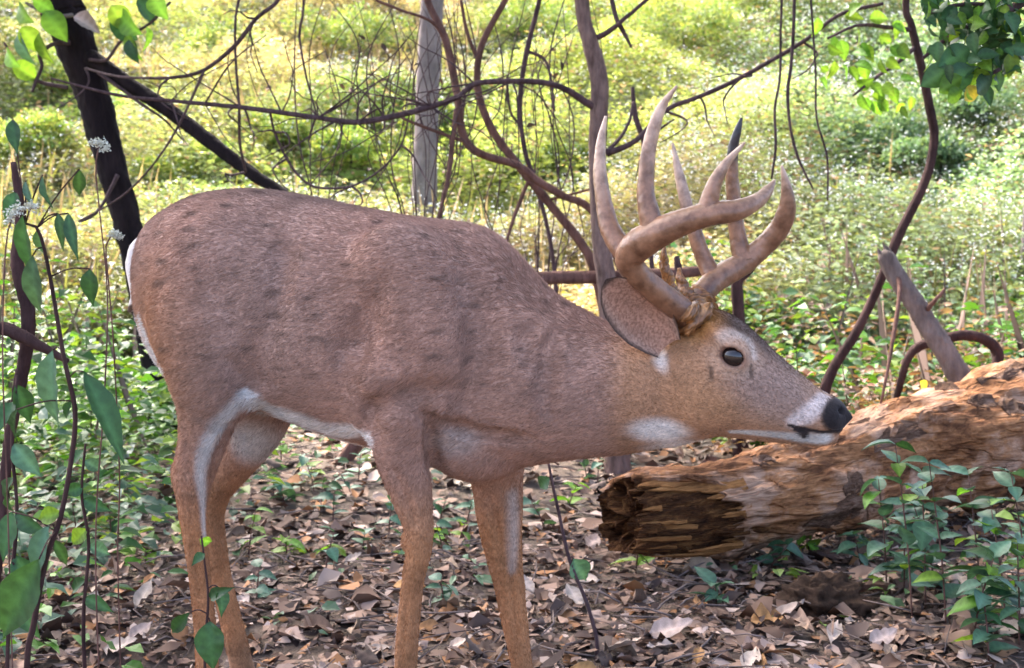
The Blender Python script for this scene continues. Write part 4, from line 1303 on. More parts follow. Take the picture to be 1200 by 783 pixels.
# drooping twigs on the long branch
r = np.random.RandomState(101)
def droop(parent, root, u, v, du, dv, Y, rad, seed, name='twig', bend=20):
    rr_ = np.random.RandomState(seed)
    pts = []
    sg = rr_.randn() * .8
    for t in np.linspace(0, 1, 5):
        pts.append((u + du * t + bend * math.sin(t * 3.1) * sg + rr_.randn() * 1.5 * (t > 0), v + dv * t + bend * .5 * t * t + rr_.randn() * 2 * (t > 0), Y - .15 * t * rr_.rand(), rad * (1 - .65 * t)))
    return stem(name, pts, M_TWIG, parent, root, sides=5, seed=seed)
bx = [(640, 97), (600, 95), (556, 98), (534, 115), (505, 125), (476, 133), (450, 138), (419, 143), (395, 141), (373, 138), (330, 132), (283, 126), (240, 122), (200, 118)]
for i in range(44):
    u, v = bx[r.randint(len(bx))]
    droop(B1, base, u, v, r.uniform(-120, 120), r.uniform(-125, 95), 4.9, .8 + .6 * r.rand(), 200 + i)
for i in range(6):
    u, v = [(745, 165), (779, 130), (820, 113), (870, 90), (941, 49)][r.randint(5)]
    droop(B13, base, u, v, r.uniform(-40, 60), r.uniform(-50, 80), 4.9, 1.6, 260 + i)
crown(T2, base, [(.3, 4.6, 4.7, 2.0, 1.9, 1.1), (1.4, 4.0, 4.4, 1.5, 1.5, .9), (-.8, 3.6, 4.5, 1.5, 1.4, .8)], 6500, .14, 92, CG)

# ---- bare sapling stems crossing between the two trees
def bare(label, pix, kids=(), mat=M_TWIG, seed=0, cat='sapling', name='bare_sapling', group=None, foot=True):
    p0 = at(*pix[0][:3])
    root = empty(name, p0); tag(root, label, cat, group)
    stem('stem', pix, mat, root, p0, sides=8, seed=seed, n=max(20, len(pix) * 7))
    for k, kp in enumerate(kids):
        stem('branch', kp, mat, root, p0, sides=6, seed=seed + k + 1)
    return root
bare('bent bare sapling kinked above the withers, running down behind the grey tree', [(738, 540, 5.3, 5), (736, 420, 5.28, 4.5), (728, 320, 5.25, 4.2), (695, 249, 5.2, 4.2), (660, 230, 5.18, 4.2), (628, 211, 5.15, 4.5), (607, 194, 5.12, 4.2), (549, 170, 5.1, 4.6), (535, 105, 5.1, 4.5), (522, 46, 5.1, 4.5), (501, 0, 5.1, 4), (485, -60, 5.1, 3.5)],
     [[(535, 128, 5.1, 3.5), (531, 160, 5.08, 3.2), (526, 203, 5.05, 3), (514, 257, 5.0, 2.4)], [(522, 46, 5.1, 2.4), (505, 25, 5.05, 2), (470, 12, 5, 1.8), (440, 0, 5, 1.5)], [(549, 168, 5.1, 2.2), (500, 150, 5.1, 2), (470, 138, 5.1, 1.6)]], M_TWIG_WARM, 301)
bare('curved bare sapling sweeping down to the foot of the grey tree', [(722, 540, 5.3, 6), (716, 420, 5.3, 5), (697, 320, 5.3, 5), (682, 287, 5.3, 5), (649, 245, 5.3, 4.8), (611, 198, 5.3, 4.8), (577, 152, 5.3, 4.6), (560, 105, 5.3, 4.2), (564, 55, 5.3, 4), (592, 0, 5.3, 3.6), (610, -40, 5.3, 3)],
     [[(562, 75, 5.3, 2.5), (548, 40, 5.3, 2.2), (540, 0, 5.3, 2)], [(620, 210, 5.3, 2.5), (606, 245, 5.28, 2.5), (596, 275, 5.25, 2), (590, 300, 5.2, 1.5)], [(640, 235, 5.3, 2), (680, 225, 5.25, 1.6), (695, 220, 5.2, 1.2)]], M_TWIG_WARM, 311)
bare('slim upright bare sapling crossing the curved sapling', [(660, 525, 5.5, 3), (655, 400, 5.5, 2.6), (650, 320, 5.5, 2.5), (640, 260, 5.5, 2.6), (625, 207, 5.5, 3), (615, 177, 5.5, 2.8), (609, 127, 5.5, 2.8), (615, 72, 5.5, 3), (632, 0, 5.5, 2.6), (640, -40, 5.5, 2)],
     [[(618, 60, 5.5, 2), (638, 70, 5.5, 1.8), (646, 95, 5.45, 1.5), (650, 130, 5.4, 1)], [(612, 150, 5.5, 1.8), (598, 130, 5.5, 1.6), (594, 90, 5.5, 1.2)]], M_TWIG, 321)
bare('short crooked dead stub of a sapling standing behind the antlers', [(868, 535, 5.22, 10), (866, 430, 5.22, 8), (866, 372, 5.22, 7.5), (863, 335, 5.22, 7), (866, 300, 5.22, 5), (860, 270, 5.22, 3)], [[(864, 330, 5.22, 4), (880, 318, 5.22, 3), (892, 300, 5.22, 1.5)]], M_BARK_STEM, 331)
bare('thin crooked sapling tip between the near antler tines', [(772, 530, 5.4, 4), (768, 400, 5.4, 3), (763, 300, 5.4, 2.6), (758, 230, 5.4, 3), (755, 170, 5.4, 3.2), (745, 137, 5.4, 3.2), (741, 102, 5.4, 2.2)], [[(752, 168, 5.4, 2), (775, 150, 5.4, 1.6), (790, 140, 5.4, 1)]], M_TWIG, 341)
# fine twig tangles in front of the pale trunk and beside the grey tree
def tangle(label, u0, u1, n, Y, seed, v0=-30, v1=250):
    rr_ = np.random.RandomState(seed)
    p0 = at((u0 + u1) / 2, v1, Y); root = empty('bare_shrub', p0); tag(root, label, 'shrub')
    tops = []
    for k in range(n):
        a = rr_.uniform(u0, u1); b = a + rr_.randn() * 26; c = (a + b) / 2 + rr_.randn() * 18
        va = v0 + rr_.rand() * 90; vb = v1 - rr_.rand() * 120
        rad = rr_.uniform(.45, 1.0)
        stem('twig', [(a, va, Y, rad * .6), (c + rr_.randn() * 8, va + (vb - va) * .35, Y - .1 * rr_.rand(), rad), (c, va + (vb - va) * .7, Y - .1 * rr_.rand(), rad), (b, vb, Y, rad * .8), ((b + (u0 + u1) / 2) / 2, v1 + 20, Y, rad), ((u0 + u1) / 2 + rr_.randn() * 10, 265 + FPX / Y + 6, Y, rad * 1.6)], M_TWIG, root, p0, sides=5, seed=seed + k)
    for k in range(10):
        u, v = rr_.uniform(u0 - 20, u1 + 20), rr_.uniform(20, 210)
        copy_leaf(DLM[rr_.randint(2)], root, tuple(at(u, v, Y) - p0), (rr_.randn(), rr_.randn(), rr_.randn() * 3), rr_.uniform(7, 12) * Y / FPX)
DLM = [leaf_mesh('leaf', DEAD_MATS[i], L=1, W=.6, curl=.5, fold=.5, wave=.05, seed=i) for i in (2, 3)]
tangle('tangle of fine bare twigs in front of the pale trunk', 445, 545, 22, 5.7, 350)
tangle('loose fine bare twigs between the curved sapling and the grey tree', 570, 690, 16, 5.8, 360, v1=300)
tangle('sparse bare twigs rising above the middle of the back', 300, 430, 8, 5.9, 370, v1=235)
# hanging vines
def vine(label, pix, seed, twigs=0, group=None):
    p0 = at(*pix[0][:3]); root = empty('hanging_vine', p0); tag(root, label, 'vine', group)
    st_ = stem('stem', pix, M_TWIG, root, p0, sides=6, seed=seed, n=len(pix) * 7)
    rr_ = np.random.RandomState(seed)
    for k in range(twigs):
        a = pix[rr_.randint(1, len(pix))]
        droop(root, p0, a[0], a[1], rr_.uniform(-45, 45), rr_.uniform(-20, 60), a[2], 1.5, seed * 10 + k)
VY = 4.6
vine('vine looping from the top edge of the thicket down to the dark tree limb', [(340, -40, 5.2, 2.45), (326, 0, 5.2, 2.30), (300, 22, 5.2, 2.30), (276, 53, 5.2, 2.30), (239, 82, 5.2, 2.16), (200, 91, 5.2, 2.02), (142, 90, 5.4, 1.58), (100, 80, 5.8, 1.44)], 401, 4)
vine('slack vine dropping from the looping vine past the dark limb', [(239, 83, 5.2, 1.73), (218, 130, 5.2, 1.58), (192, 176, 5.2, 1.44), (157, 218, 5.4, 1.37), (126, 241, 5.5, 1.15), (92, 259, 5.6, 0.86)], 402)
vine('straight vine hanging to the limb end above the rump', [(288, -30, 5.3, 1.73), (277, 15, 5.3, 1.66), (276, 66, 5.3, 1.66), (280, 123, 5.3, 1.73), (281, 166, 5.4, 1.73), (288, 202, 5.5, 1.44)], 403, 3)
vine('short wavy vine hanging to the long branch above the back', [(358, -30, 5.1, 1.58), (355, 15, 5.1, 1.51), (351, 43, 5.1, 1.44), (359, 90, 5.0, 1.37), (371, 134, 4.95, 1.08)], 404, 2)
vine('sagging vine curve hanging under the long branch above the back', [(316, 128, 4.95, 1.44), (322, 155, 5.0, 1.44), (336, 186, 5.05, 1.44), (352, 208, 5.05, 1.44), (373, 220, 5.05, 1.58), (412, 218, 5.05, 1.44), (446, 199, 5.0, 1.30), (470, 170, 4.95, 1.08), (480, 133, 4.92, 0.94)], 405, 6)
for k, pix in enumerate(([(917, -30, VY, 1.58), (915, 30, VY, 1.58), (914, 89, VY, 1.58), (908, 129, VY, 1.58), (909, 172, VY, 1.58), (904, 210, VY, 1.15)],
                         [(932, -30, VY, 2.16), (930, 30, VY, 2.16), (927, 77, VY, 2.02), (923, 107, VY, 2.02), (926, 147, VY, 1.58), (935, 184, VY, 1.58), (953, 222, VY, 1.01)],
                         [(948, -30, VY, 1.30), (953, 40, VY, 1.30), (956, 90, VY, 1.30), (957, 138, VY, 1.30), (969, 184, VY, 1.30), (970, 235, VY, 0.94)])):
    vine(('thin vine hanging to the beam tip of the antlers', 'thickest of the vines hanging right of the antlers', 'longest thinnest vine hanging right of the antlers')[k], pix, 411 + k, 0, 'vines hanging beside the antlers')

# ---- pale trunk far behind
def pale(label, u, Y, hw, v1, seed, lean=0):
    b = at(u, v1, Y); b[2] = ground_z(b[0], b[1])
    root = empty('pale_tree', b); tag(root, label, 'tree')
    k = hw * Y / FPX
    t_ = tube('trunk', [(0, 0, -.2, k * 1.3), (lean * .2, 0, 1, k), (lean * .5, 0, 2.5, k * .95), (lean, 0, 5, k * .8), (lean * 1.2, 0, 8, k * .4)], M_BARK_PALE, root, sides=24, n=80, seed=seed, wob=.08, furrow=.12)
    crown(root, b, [(b[0] + lean, b[1], b[2] + 6.5, 1.8, 1.6, 1.4), (b[0] + lean - 1, b[1], b[2] + 5.6, 1.3, 1.2, .9)], 2600, .2, seed, CG)
pale('pale grey straight trunk standing in the meadow beyond the thicket', 494, 13.5, 14, 235, 501, .25)
pale('slim whitish trunk in the meadow beyond the leaning dead wood', 1200, 9.5, 6, 330, 502, .1)

# ---- right hand curved stem, leaning dead wood, arched branch
base = at(955, 572, 4.9); base[2] = ground_z(base[0], base[1])
T3 = empty('curved_tree', base)
tag(T3, 'dark slender tree with a snaking stem standing behind the fallen log', 'tree')
stem('trunk', [(948, 590, 4.9, 9.24), (962, 480, 4.9, 7.26), (975, 435, 4.9, 6.27), (1000, 395, 4.9, 5.61), (1018, 360, 4.9, 5.41), (1032, 328, 4.9, 5.41), (1043, 300, 4.9, 5.94), (1055, 272, 4.9, 5.94), (1070, 243, 4.9, 5.61), (1084, 213, 4.9, 5.41), (1092, 185, 4.9, 5.28), (1095, 155, 4.9, 5.28), (1090, 128, 4.9, 5.28), (1079, 75, 4.9, 4.95), (1068, 30, 4.9, 4.36), (1062, -5, 4.9, 4.09)],
     M_BARK_STEM, T3, base, extra=[(1.6, 4.85, 2.4, .02), (1.75, 4.7, 3.2, .014), (1.8, 4.6, 3.9, .008)], sides=22, wob=.06, seed=21, n=260, furrow=.10)
crown(T3, base, [(1.75, 4.6, 3.6, 1.1, 1.0, .7)], 1500, .11, 93, CG)
for k, (pix, lv) in enumerate((([(1073, 55, 4.9, 3), (1050, 75, 4.85, 2.4), (1025, 92, 4.8, 2), (1000, 112, 4.75, 1.5)], [(1005, 108, 24), (1020, 104, 22), (1032, 112, 24), (1047, 108, 22), (1012, 122, 24), (1060, 100, 20), (1028, 125, 22), (1068, 118, 18)]),
                 ([(1070, 35, 4.9, 3), (1040, 32, 4.85, 2.4), (1005, 30, 4.8, 2), (970, 45, 4.75, 1.5)], [(990, 25, 24), (1005, 42, 26), (985, 55, 26), (1020, 30, 24), (970, 62, 26), (1000, 68, 24), (1030, 50, 24), (978, 78, 24), (1045, 35, 24), (962, 85, 20), (995, 85, 22), (1015, 60, 24), (1052, 60, 24), (1040, 75, 22)]))):
    B = stem('branch', pix, M_TWIG, T3, base, sides=6, seed=22 + k)
    for q, (u, v, sz) in enumerate(lv):
        for z_ in range(2):
            rr_ = np.random.RandomState(700 + 50 * k + q + 400 * z_)
            copy_leaf(LM['bright'][rr_.randint(3)], B, tuple(at(u + z_ * rr_.randn() * 14, v - sz * .3 + z_ * rr_.randn() * 10, 4.8) - base), (1.2 + rr_.randn() * .5, .8 + rr_.randn() * .5, rr_.uniform(-1.5, 1.5)), sz * .95 * 4.8 / FPX)
p0 = at(1130, 450, 4.72)
SN = empty('leaning_dead_branch', p0); tag(SN, 'grey barkless dead branch leaning from the log onto the snaking stem', 'dead branch')
for k_, (du, dv, w_) in enumerate(((-6, -2, 3.2), (0, -8, 2.6), (5, -4, 3.0), (9, 2, 2.4))):
    stem('splinter', [(1044 + du * .7, 312 + dv * .3, 4.815, w_ * 1.3), (1038 + du, 300 + dv, 4.82, w_), (1034 + du, 292 + dv, 4.82, .4)], M_DEAD, SN, p0, sides=5, seed=38 + k_)
stem('stem', [(1036, 296, 4.83, 5.32), (1038, 301, 4.82, 9.12), (1050, 322, 4.8, 10.26), (1068, 350, 4.78, 10.64), (1090, 385, 4.76, 11.78), (1112, 420, 4.74, 12.92), (1130, 450, 4.72, 14.44), (1150, 490, 4.7, 16.72)], M_DEAD, SN, p0, sides=30, wob=.08, seed=31, n=120, furrow=.16)
stem('twig', [(1082, 368, 4.77, 3), (1096, 352, 4.7, 2.6), (1108, 338, 4.7, 1.6)], M_TWIG_WARM, SN, p0, sides=6, seed=32)
stem('twig', [(1052, 320, 4.8, 3), (1054, 345, 4.7, 2.6), (1046, 400, 4.6, 2.2), (1036, 455, 4.5, 1.8), (1030, 480, 4.5, 1.2)], M_TWIG_WARM, SN, p0, sides=6, seed=33)
p0 = at(1166, 460, 4.85)
AR = empty('arched_branch', p0); tag(AR, 'dark branch arching over the ground behind the log', 'branch')
stem('stem', [(1050, 470, 4.95, 3.60), (1062, 425, 4.9, 4.68), (1076, 407, 4.9, 5.76), (1102, 398, 4.9, 5.90), (1132, 393, 4.9, 6.19), (1156, 399, 4.9, 6.19), (1169, 414, 4.9, 6.19), (1166, 438, 4.88, 5.76), (1158, 480, 4.85, 5.76)], M_BARK_STEM, AR, p0, sides=22, wob=.08, seed=34, n=140, furrow=.14)
# horizontal pole behind the neck and antlers
p0 = at(640, 326, 5.2)
PO = empty('fallen_pole', p0); tag(PO, 'reddish brown fallen pole lying level behind the ear and antlers', 'fallen pole')
stem('stem', [(400, 545, 5.1, 9), (480, 430, 5.1, 8.5), (560, 340, 5.09, 8), (640, 326, 5.08, 7.6), (700, 325, 5.08, 7.4), (760, 322, 5.1, 7), (815, 318, 5.14, 6.5), (864, 314, 5.2, 5.5)], M_TWIG_WARM, PO, p0, sides=18, wob=.08, seed=35, n=90, furrow=.10)
stem('stub', [(795, 320, 5.12, 4), (794, 308, 5.1, 4.5), (793, 300, 5.1, 3)], M_TWIG, PO, p0, sides=7, seed=36)

# ---- tree out of frame on the right, its leafy branch reaching in
base = np.array([2.55, 3.9, 0.0]); base[2] = ground_z(2.55, 3.9)
T4 = empty('leafy_tree', base)
tag(T4, 'broad leaved tree whose dark green branch reaches in above the log', 'tree')
tube('trunk', [(0, 0, -.1, .10), (.02, 0, .8, .075), (.05, 0, 1.8, .065), (.1, 0, 3.0, .05), (.1, -.1, 4.4, .02)], M_BARK_DARK, T4, sides=12, seed=41)
LB = stem('branch', [(1330, -70, 3.85, 8), (1250, -25, 3.7, 6), (1190, 8, 3.65, 5), (1150, 25, 3.6, 4), (1110, 45, 3.6, 3), (1082, 68, 3.6, 2)], M_TWIG, T4, base, pre=[(2.61, 3.9, 2.05, .03)], sides=7, seed=42)
LB2 = stem('branch', [(1240, -22, 3.7, 4), (1215, 40, 3.6, 3), (1180, 75, 3.55, 2.5), (1145, 95, 3.5, 2)], M_TWIG, T4, base, sides=7, seed=43)
LB3 = stem('branch', [(1190, 8, 3.65, 3), (1130, 5, 3.6, 2.5), (1090, 15, 3.55, 2)], M_TWIG, T4, base, sides=7, seed=44)
r = np.random.RandomState(45)
for k in range(230):
    Bp = (LB, LB2, LB3)[k % 3]
    t_ = r.rand()
    if k % 3 == 0: u, v = 1090 + 110 * t_, 60 - 55 * t_ + r.randn() * 16
    elif k % 3 == 1: u, v = 1125 + 80 * t_, 98 - 50 * t_ + r.randn() * 15
    else: u, v = 1080 + 115 * t_, 8 + r.randn() * 14
    if v > 122 or u > 1215: continue
    sz = 15 + 10 * r.rand()
    key = 'dark' if r.rand() < .72 else 'bright'
    copy_leaf(LM[key][r.randint(3)], Bp, tuple(at(u, v - 5, 3.45 + .3 * r.rand()) - base), (1.0 + r.randn() * .7, .5 + r.randn() * .6, r.uniform(-2.2, 2.2)), sz * 1.2 * 3.6 / FPX)
for (u, v, sz, key) in ((1153, 100, 26, 'dark'), (1125, 65, 30, 'dark'), (1103, 88, 30, 'dark'), (1128, 90, 34, 'dark'), (1117, 98, 26, 'bright'), (1140, 110, 20, 'yellow'), (1120, 112, 20, 'bright')):
    copy_leaf(LM[key][2], LB2, tuple(at(u + sz * .4, v - sz * .3, 3.5) - base), (1.35, .5, 3.0 + .4 * r.randn()), sz * 1.4 * 3.5 / FPX)
crown(T4, base, [(2.6, 3.8, 3.9, 1.7, 1.7, 1.0), (2.2, 2.6, 4.0, 1.2, 1.2, .8)], 4500, .13, 94, CG)
# a tree behind the camera that shades the clearing
base = np.array([-1.9, -1.2, 0.0]); base[2] = ground_z(-1.9, -1.2)

# ================================================================ fallen log
LP = [(722, 607, 3.46, 50), (745, 605, 3.5, 52), (800, 602, 3.58, 53), (850, 594, 3.66, 55), (900, 583, 3.75, 56), (950, 571, 3.85, 56), (1000, 556, 3.95, 58), (1050, 540, 4.07, 62), (1100, 526, 4.2, 70), (1150, 514, 4.32, 73), (1200, 502, 4.45, 75), (1260, 490, 4.6, 78), (1330, 478, 4.75, 78)]
lrows = np.array(pix_rows(LP)); lpx = np.array([p[0] for p in LP], float)
lb = lrows[1, :3].copy()
LOG = empty('fallen_log', lb)
tag(LOG, 'rotting orange brown fallen log with a broken splintered end', 'log')
def log_frame(u):
    c = np.array([np.interp(u, lpx, lrows[:, i]) for i in range(4)])
    e = 4.0
    d = np.array([np.interp(u + e, lpx, lrows[:, i]) - np.interp(u - e, lpx, lrows[:, i]) for i in range(3)])
    d /= np.linalg.norm(d)
    nrm = np.array([d[1], -d[0], 0]); nrm /= np.linalg.norm(nrm)     # towards the camera
    upv = np.cross(nrm, d) * -1
    if upv[2] < 0: upv = -upv
    return c[:3], c[3], nrm, upv
def log_surface(u, th, k, rough, seed):
    c, R, nv, uv = log_frame(u)
    s = (u - 720) / 100
    q = 0
    rr_ = np.random.RandomState(seed)
    for f_, a_ in ((1.2, .05), (2.5, .045), (4.5, .035), (9, .026), (17, .018), (31, .012)):
        for _ in range(2):
            kk = rr_.randint(1, 3 + int(f_)); q += a_ * rough * math.sin(f_ * s + kk * th + rr_.rand() * 6.28)
    rr_ = np.random.RandomState(seed + 1)
    for _ in range(5):                                              # furrows along the grain
        q += .014 * rough * math.sin(rr_.randint(9, 30) * th + .6 * s * rr_.randn() + rr_.rand() * 6.28)
    return c + (nv * math.cos(th) + uv * math.sin(th)) * R * k * (1 + q)
NS, NTH = 110, 72
ths = np.linspace(0, 2 * math.pi, NTH, endpoint=False)
rr_ = np.random.RandomState(77)
def start_px(th):
    d = math.degrees(th); d = d - 360 if d > 180 else d
    s = np.interp(d, [-180, -130, -90, -60, -40, -15, 0, 15, 30, 42, 50, 58, 70, 90, 110, 140, 180], [740, 745, 790, 826, 834, 826, 838, 836, 818, 828, 812, 775, 742, 738, 745, 740, 740])
    return s + 5 * rr_.randn()
st_px = [start_px(t) for t in ths]
V = []
for layer, k in ((0, 1.0), (1, .86)):
    for j, t in enumerate(ths):
        for i in range(NS):
            f_ = i / (NS - 1)
            u = st_px[j] + (1328 - st_px[j]) * (f_ ** 1.25)
            V.append(log_surface(u, t, k, 1.0, 5) - lb)
V = np.array(V)
F = []
for j in range(NTH):
    jn = (j + 1) % NTH
    for i in range(NS - 1):
        F.append((j * NS + i, j * NS + i + 1, jn * NS + i + 1, jn * NS + i))
        o_ = NTH * NS
        F.append((o_ + jn * NS + i, o_ + jn * NS + i + 1, o_ + j * NS + i + 1, o_ + j * NS + i))
    F.append((jn * NS, NTH * NS + jn * NS, NTH * NS + j * NS, j * NS))
    F.append((j * NS + NS - 1, NTH * NS + j * NS + NS - 1, NTH * NS + jn * NS + NS - 1, jn * NS + NS - 1))
def wood_mat(name, stops, scale, ax, bump=.8, pale=None, crack=True):
    """fibrous wood: fine grain along the log, broad patches, dark cracks"""
    m = NT(name)
    tc_ = m.n('TexCoord'); mp = m.n('Mapping')
    mp.inputs['Rotation'].default_value = (0, 0, -math.atan2(ax[1], ax[0]))
    m.l(tc_.outputs['Object'], mp.inputs[0])
    def st(k):
        q = m.n('Mapping'); q.inputs['Scale'].default_value = (k, 1, 1); m.l(mp.outputs[0], q.inputs[0]); return q.outputs[0]
    n1 = m.noise(scale, 8, .72, st(.25)); n2 = m.noise(scale * .32, 5, .65, tc_.outputs['Object']); n3 = m.noise(scale * 4.5, 5, .7, st(.10))
    c = m.ramp(n1, stops)
    if pale:
        mx = m.n('Mix', data_type='RGBA')
        m.l(m.ramp(n2, [(.50, (0, 0, 0)), (.60, (1, 1, 1))]), mx.inputs[0]); m.l(c, mx.inputs[6]); mx.inputs[7].default_value = (*pale, 1)
        c = mx.outputs[2]
    c = m.mul(c, m.ramp(n3, [(.30, (.38, .33, .30)), (.48, (.95, .92, .9)), (.70, (1.4, 1.4, 1.4))]))
    h = n3
    if crack:
        cr = m.ramp(m.noise(scale * .9, 3, .5, st(.09)), [(.455, (1, 1, 1)), (.485, (.12, .08, .06)), (.515, (.12, .08, .06)), (.545, (1, 1, 1))])
        c = m.mul(c, cr, .4)
        ad = m.n('Math', operation='MULTIPLY'); m.l(n3, ad.inputs[0]); m.l(cr, ad.inputs[1]); h = ad.outputs[0]
    m.l(c, m.b.inputs['Base Color'])
    m.bump(h, bump, .02)
    m.set(Roughness=.92)
    m.b.inputs['Specular IOR Level'].default_value = .15
    return m.m
ax = lrows[-1, :3] - lrows[0, :3]
M_LOG = wood_mat('rotten_wood', [(.33, (.045, .020, .012)), (.44, (.18, .080, .038)), (.54, (.40, .19, .085)), (.66, (.55, .35, .24))], 14, ax, 1.0, pale=(.46, .29, .20))
M_HEART = wood_mat('heart_wood', [(.33, (.025, .010, .005)), (.5, (.11, .045, .016)), (.68, (.27, .13, .045))], 42, ax, 1.0)
M_BARKPL = wood_mat('old_bark', [(.3, (.05, .028, .02)), (.5, (.15, .085, .055)), (.7, (.32, .22, .17))], 30, ax, 1.0, crack=False)
M_SPLINT = wood_mat('splinter_wood', [(.3, (.19, .08, .027)), (.6, (.36, .17, .06)), (.8, (.48, .28, .13))], 30, ax, crack=False)
link('outer_wood', mesh('outer_wood', V, np.array(F), mat=M_LOG), parent=LOG)
V, F = [], []
NI, NH = 30, 120
hth = np.linspace(0, 2 * math.pi, NH, endpoint=False)
rh = np.random.RandomState(78)
ridge = np.zeros(NH)
for w_, a_ in ((3, .05), (8, .05), (19, .04), (37, .03)):
    kn = rh.rand(w_ + 1); kn[-1] = kn[0]
    ridge += a_ * (np.interp(np.linspace(0, w_, NH, endpoint=False), np.arange(w_ + 1), kn) - .5) * 2
eoff = np.repeat(rh.rand(NH // 4) * 14, 4)
RINGS = (1.0, .82, .62, .42, .22)
cap_off = [rh.rand(NH // 3).repeat(3) * 16 for _ in RINGS]
for j, t in enumerate(hth):
    e = 724 + eoff[j]
    for q, fr in enumerate(RINGS[::-1]):                       # ragged end face, ring by ring
        V.append(log_surface(e + 3 + (cap_off[len(RINGS) - 1 - q][j] if fr < 1 else 0), t, .84 * fr, .4, 6) - lb)
    for i in range(NI):
        u = e + (905 - e) * i / (NI - 1)
        V.append(log_surface(u, t, min(.88 + ridge[(j + i // 9) % NH] + .015 * rh.randn(), .97) * .96, .5, 6) - lb)
NR = NI + len(RINGS)
for j in range(NH):
    jn = (j + 1) % NH
    for i in range(NR - 1):
        F.append((j * NR + i, j * NR + i + 1, jn * NR + i + 1, jn * NR + i))
ci = len(V); c_, _, _, _ = log_frame(740); V.append(c_ - lb)
T_ = [(ci, j * NR, ((j + 1) % NH) * NR) for j in range(NH)]
link('heartwood', mesh('heartwood', np.array(V), [np.array(F), np.array(T_)], mat=M_HEART, smooth=False), parent=LOG)
# splinters round the break
def splinter(u0, u1, th, k, w, th_, seed):
    rr = np.random.RandomState(seed)
    V = []
    nn = 7
    for i in range(nn):
        f_ = i / (nn - 1); u = u0 + (u1 - u0) * f_
        c, R, nv, uv = log_frame(u)
        d = nv * math.cos(th) + uv * math.sin(th); tn = -nv * math.sin(th) + uv * math.cos(th)
        p = c + d * R * k
        ww = w * (.15 + .85 * min(1, f_ * 2.2)) * (1 + .25 * rr.randn()); hh = th_ * (.3 + .7 * f_)
        for (a, b) in ((-1, -1), (1, -1), (1, 1), (-1, 1)):
            V.append(p + tn * ww * a + d * hh * b - lb)
    F = [(i * 4 + j, i * 4 + (j + 1) % 4, i * 4 + 4 + (j + 1) % 4, i * 4 + 4 + j) for i in range(nn - 1) for j in range(4)] + [(3, 2, 1, 0), (24, 25, 26, 27)]
    link('splinter', mesh('splinter', np.array(V), np.array(F), mat=M_SPLINT if seed % 3 == 0 or seed < 906 else M_HEART, smooth=False), parent=LOG)
SPL = [(738, 826, 50, .95, .014, .005), (730, 800, 60, .97, .018, .006), (796, 846, 41, 1.0, .016, .006), (800, 843, 31, 1.0, .010, .005), (752, 836, -58, .97, .010, .005), (786, 842, -42, 1.0, .012, .006)]
rs = np.random.RandomState(49)
for _ in range(34):
    dg = rs.uniform(-62, 66); u0 = 716 + 14 * rs.rand()
    SPL.append((u0, u0 + 20 + 50 * rs.rand(), dg, .70 + .2 * rs.rand(), .0025 + .005 * rs.rand(), .002 + .003 * rs.rand()))
for _ in range(16):
    dg = rs.uniform(-50, 45); u1 = 838 + 8 * rs.rand()
    SPL.append((u1 - 12 - 30 * rs.rand(), u1, dg, .96 + .04 * rs.rand(), .003 + .005 * rs.rand(), .003))
for k, (u0, u1, deg, kk, w, t_) in enumerate(SPL):
    splinter(u0, u1, math.radians(deg), kk, w, t_, 900 + k)
# loose plates of old bark still clinging to the trunk
rr_ = np.random.RandomState(47)
for k in range(26):
    u0 = rr_.uniform(850, 1190); deg = rr_.uniform(-35, 95); du = rr_.uniform(18, 55); dw = rr_.uniform(6, 16)
    V = []
    na, nb = 7, 5
    for layer in (0, 1):
        for i in range(na):
            for j in range(nb):
                f_ = i / (na - 1); q = j / (nb - 1) * 2 - 1
                edge = 1 - .35 * abs(rr_.randn()) * (i in (0, na - 1))
                sh = math.sin(math.pi * min(max(f_, .08), .92)) ** .4
                th = math.radians(deg + q * dw * sh * (1 + .2 * rr_.randn()) + 6 * math.sin(f_ * 3))
                V.append(log_surface(u0 + du * f_ * edge, th, 1.035 - .05 * layer - .02 * abs(q) ** 3 + .008 * rr_.randn(), 1.0, 5) - lb)
    F = []
    for layer in (0, 1):
        o_ = layer * na * nb
        for i in range(na - 1):
            for j in range(nb - 1):
                q_ = (o_ + i * nb + j, o_ + (i + 1) * nb + j, o_ + (i + 1) * nb + j + 1, o_ + i * nb + j + 1)
                F.append(q_ if layer == 0 else q_[::-1])
    rim = [i * nb for i in range(na)] + [(na - 1) * nb + j for j in range(1, nb)] + [i * nb + nb - 1 for i in range(na - 2, -1, -1)] + [j for j in range(nb - 2, 0, -1)]
    for a_, b_ in zip(rim, rim[1:] + rim[:1]):
        F.append((a_, b_, b_ + na * nb, a_ + na * nb))
    link('bark_plate', mesh('bark_plate', np.array(V), np.array(F), smooth=False, mat=(M_LOG, M_BARKPL)[k % 2]), parent=LOG)

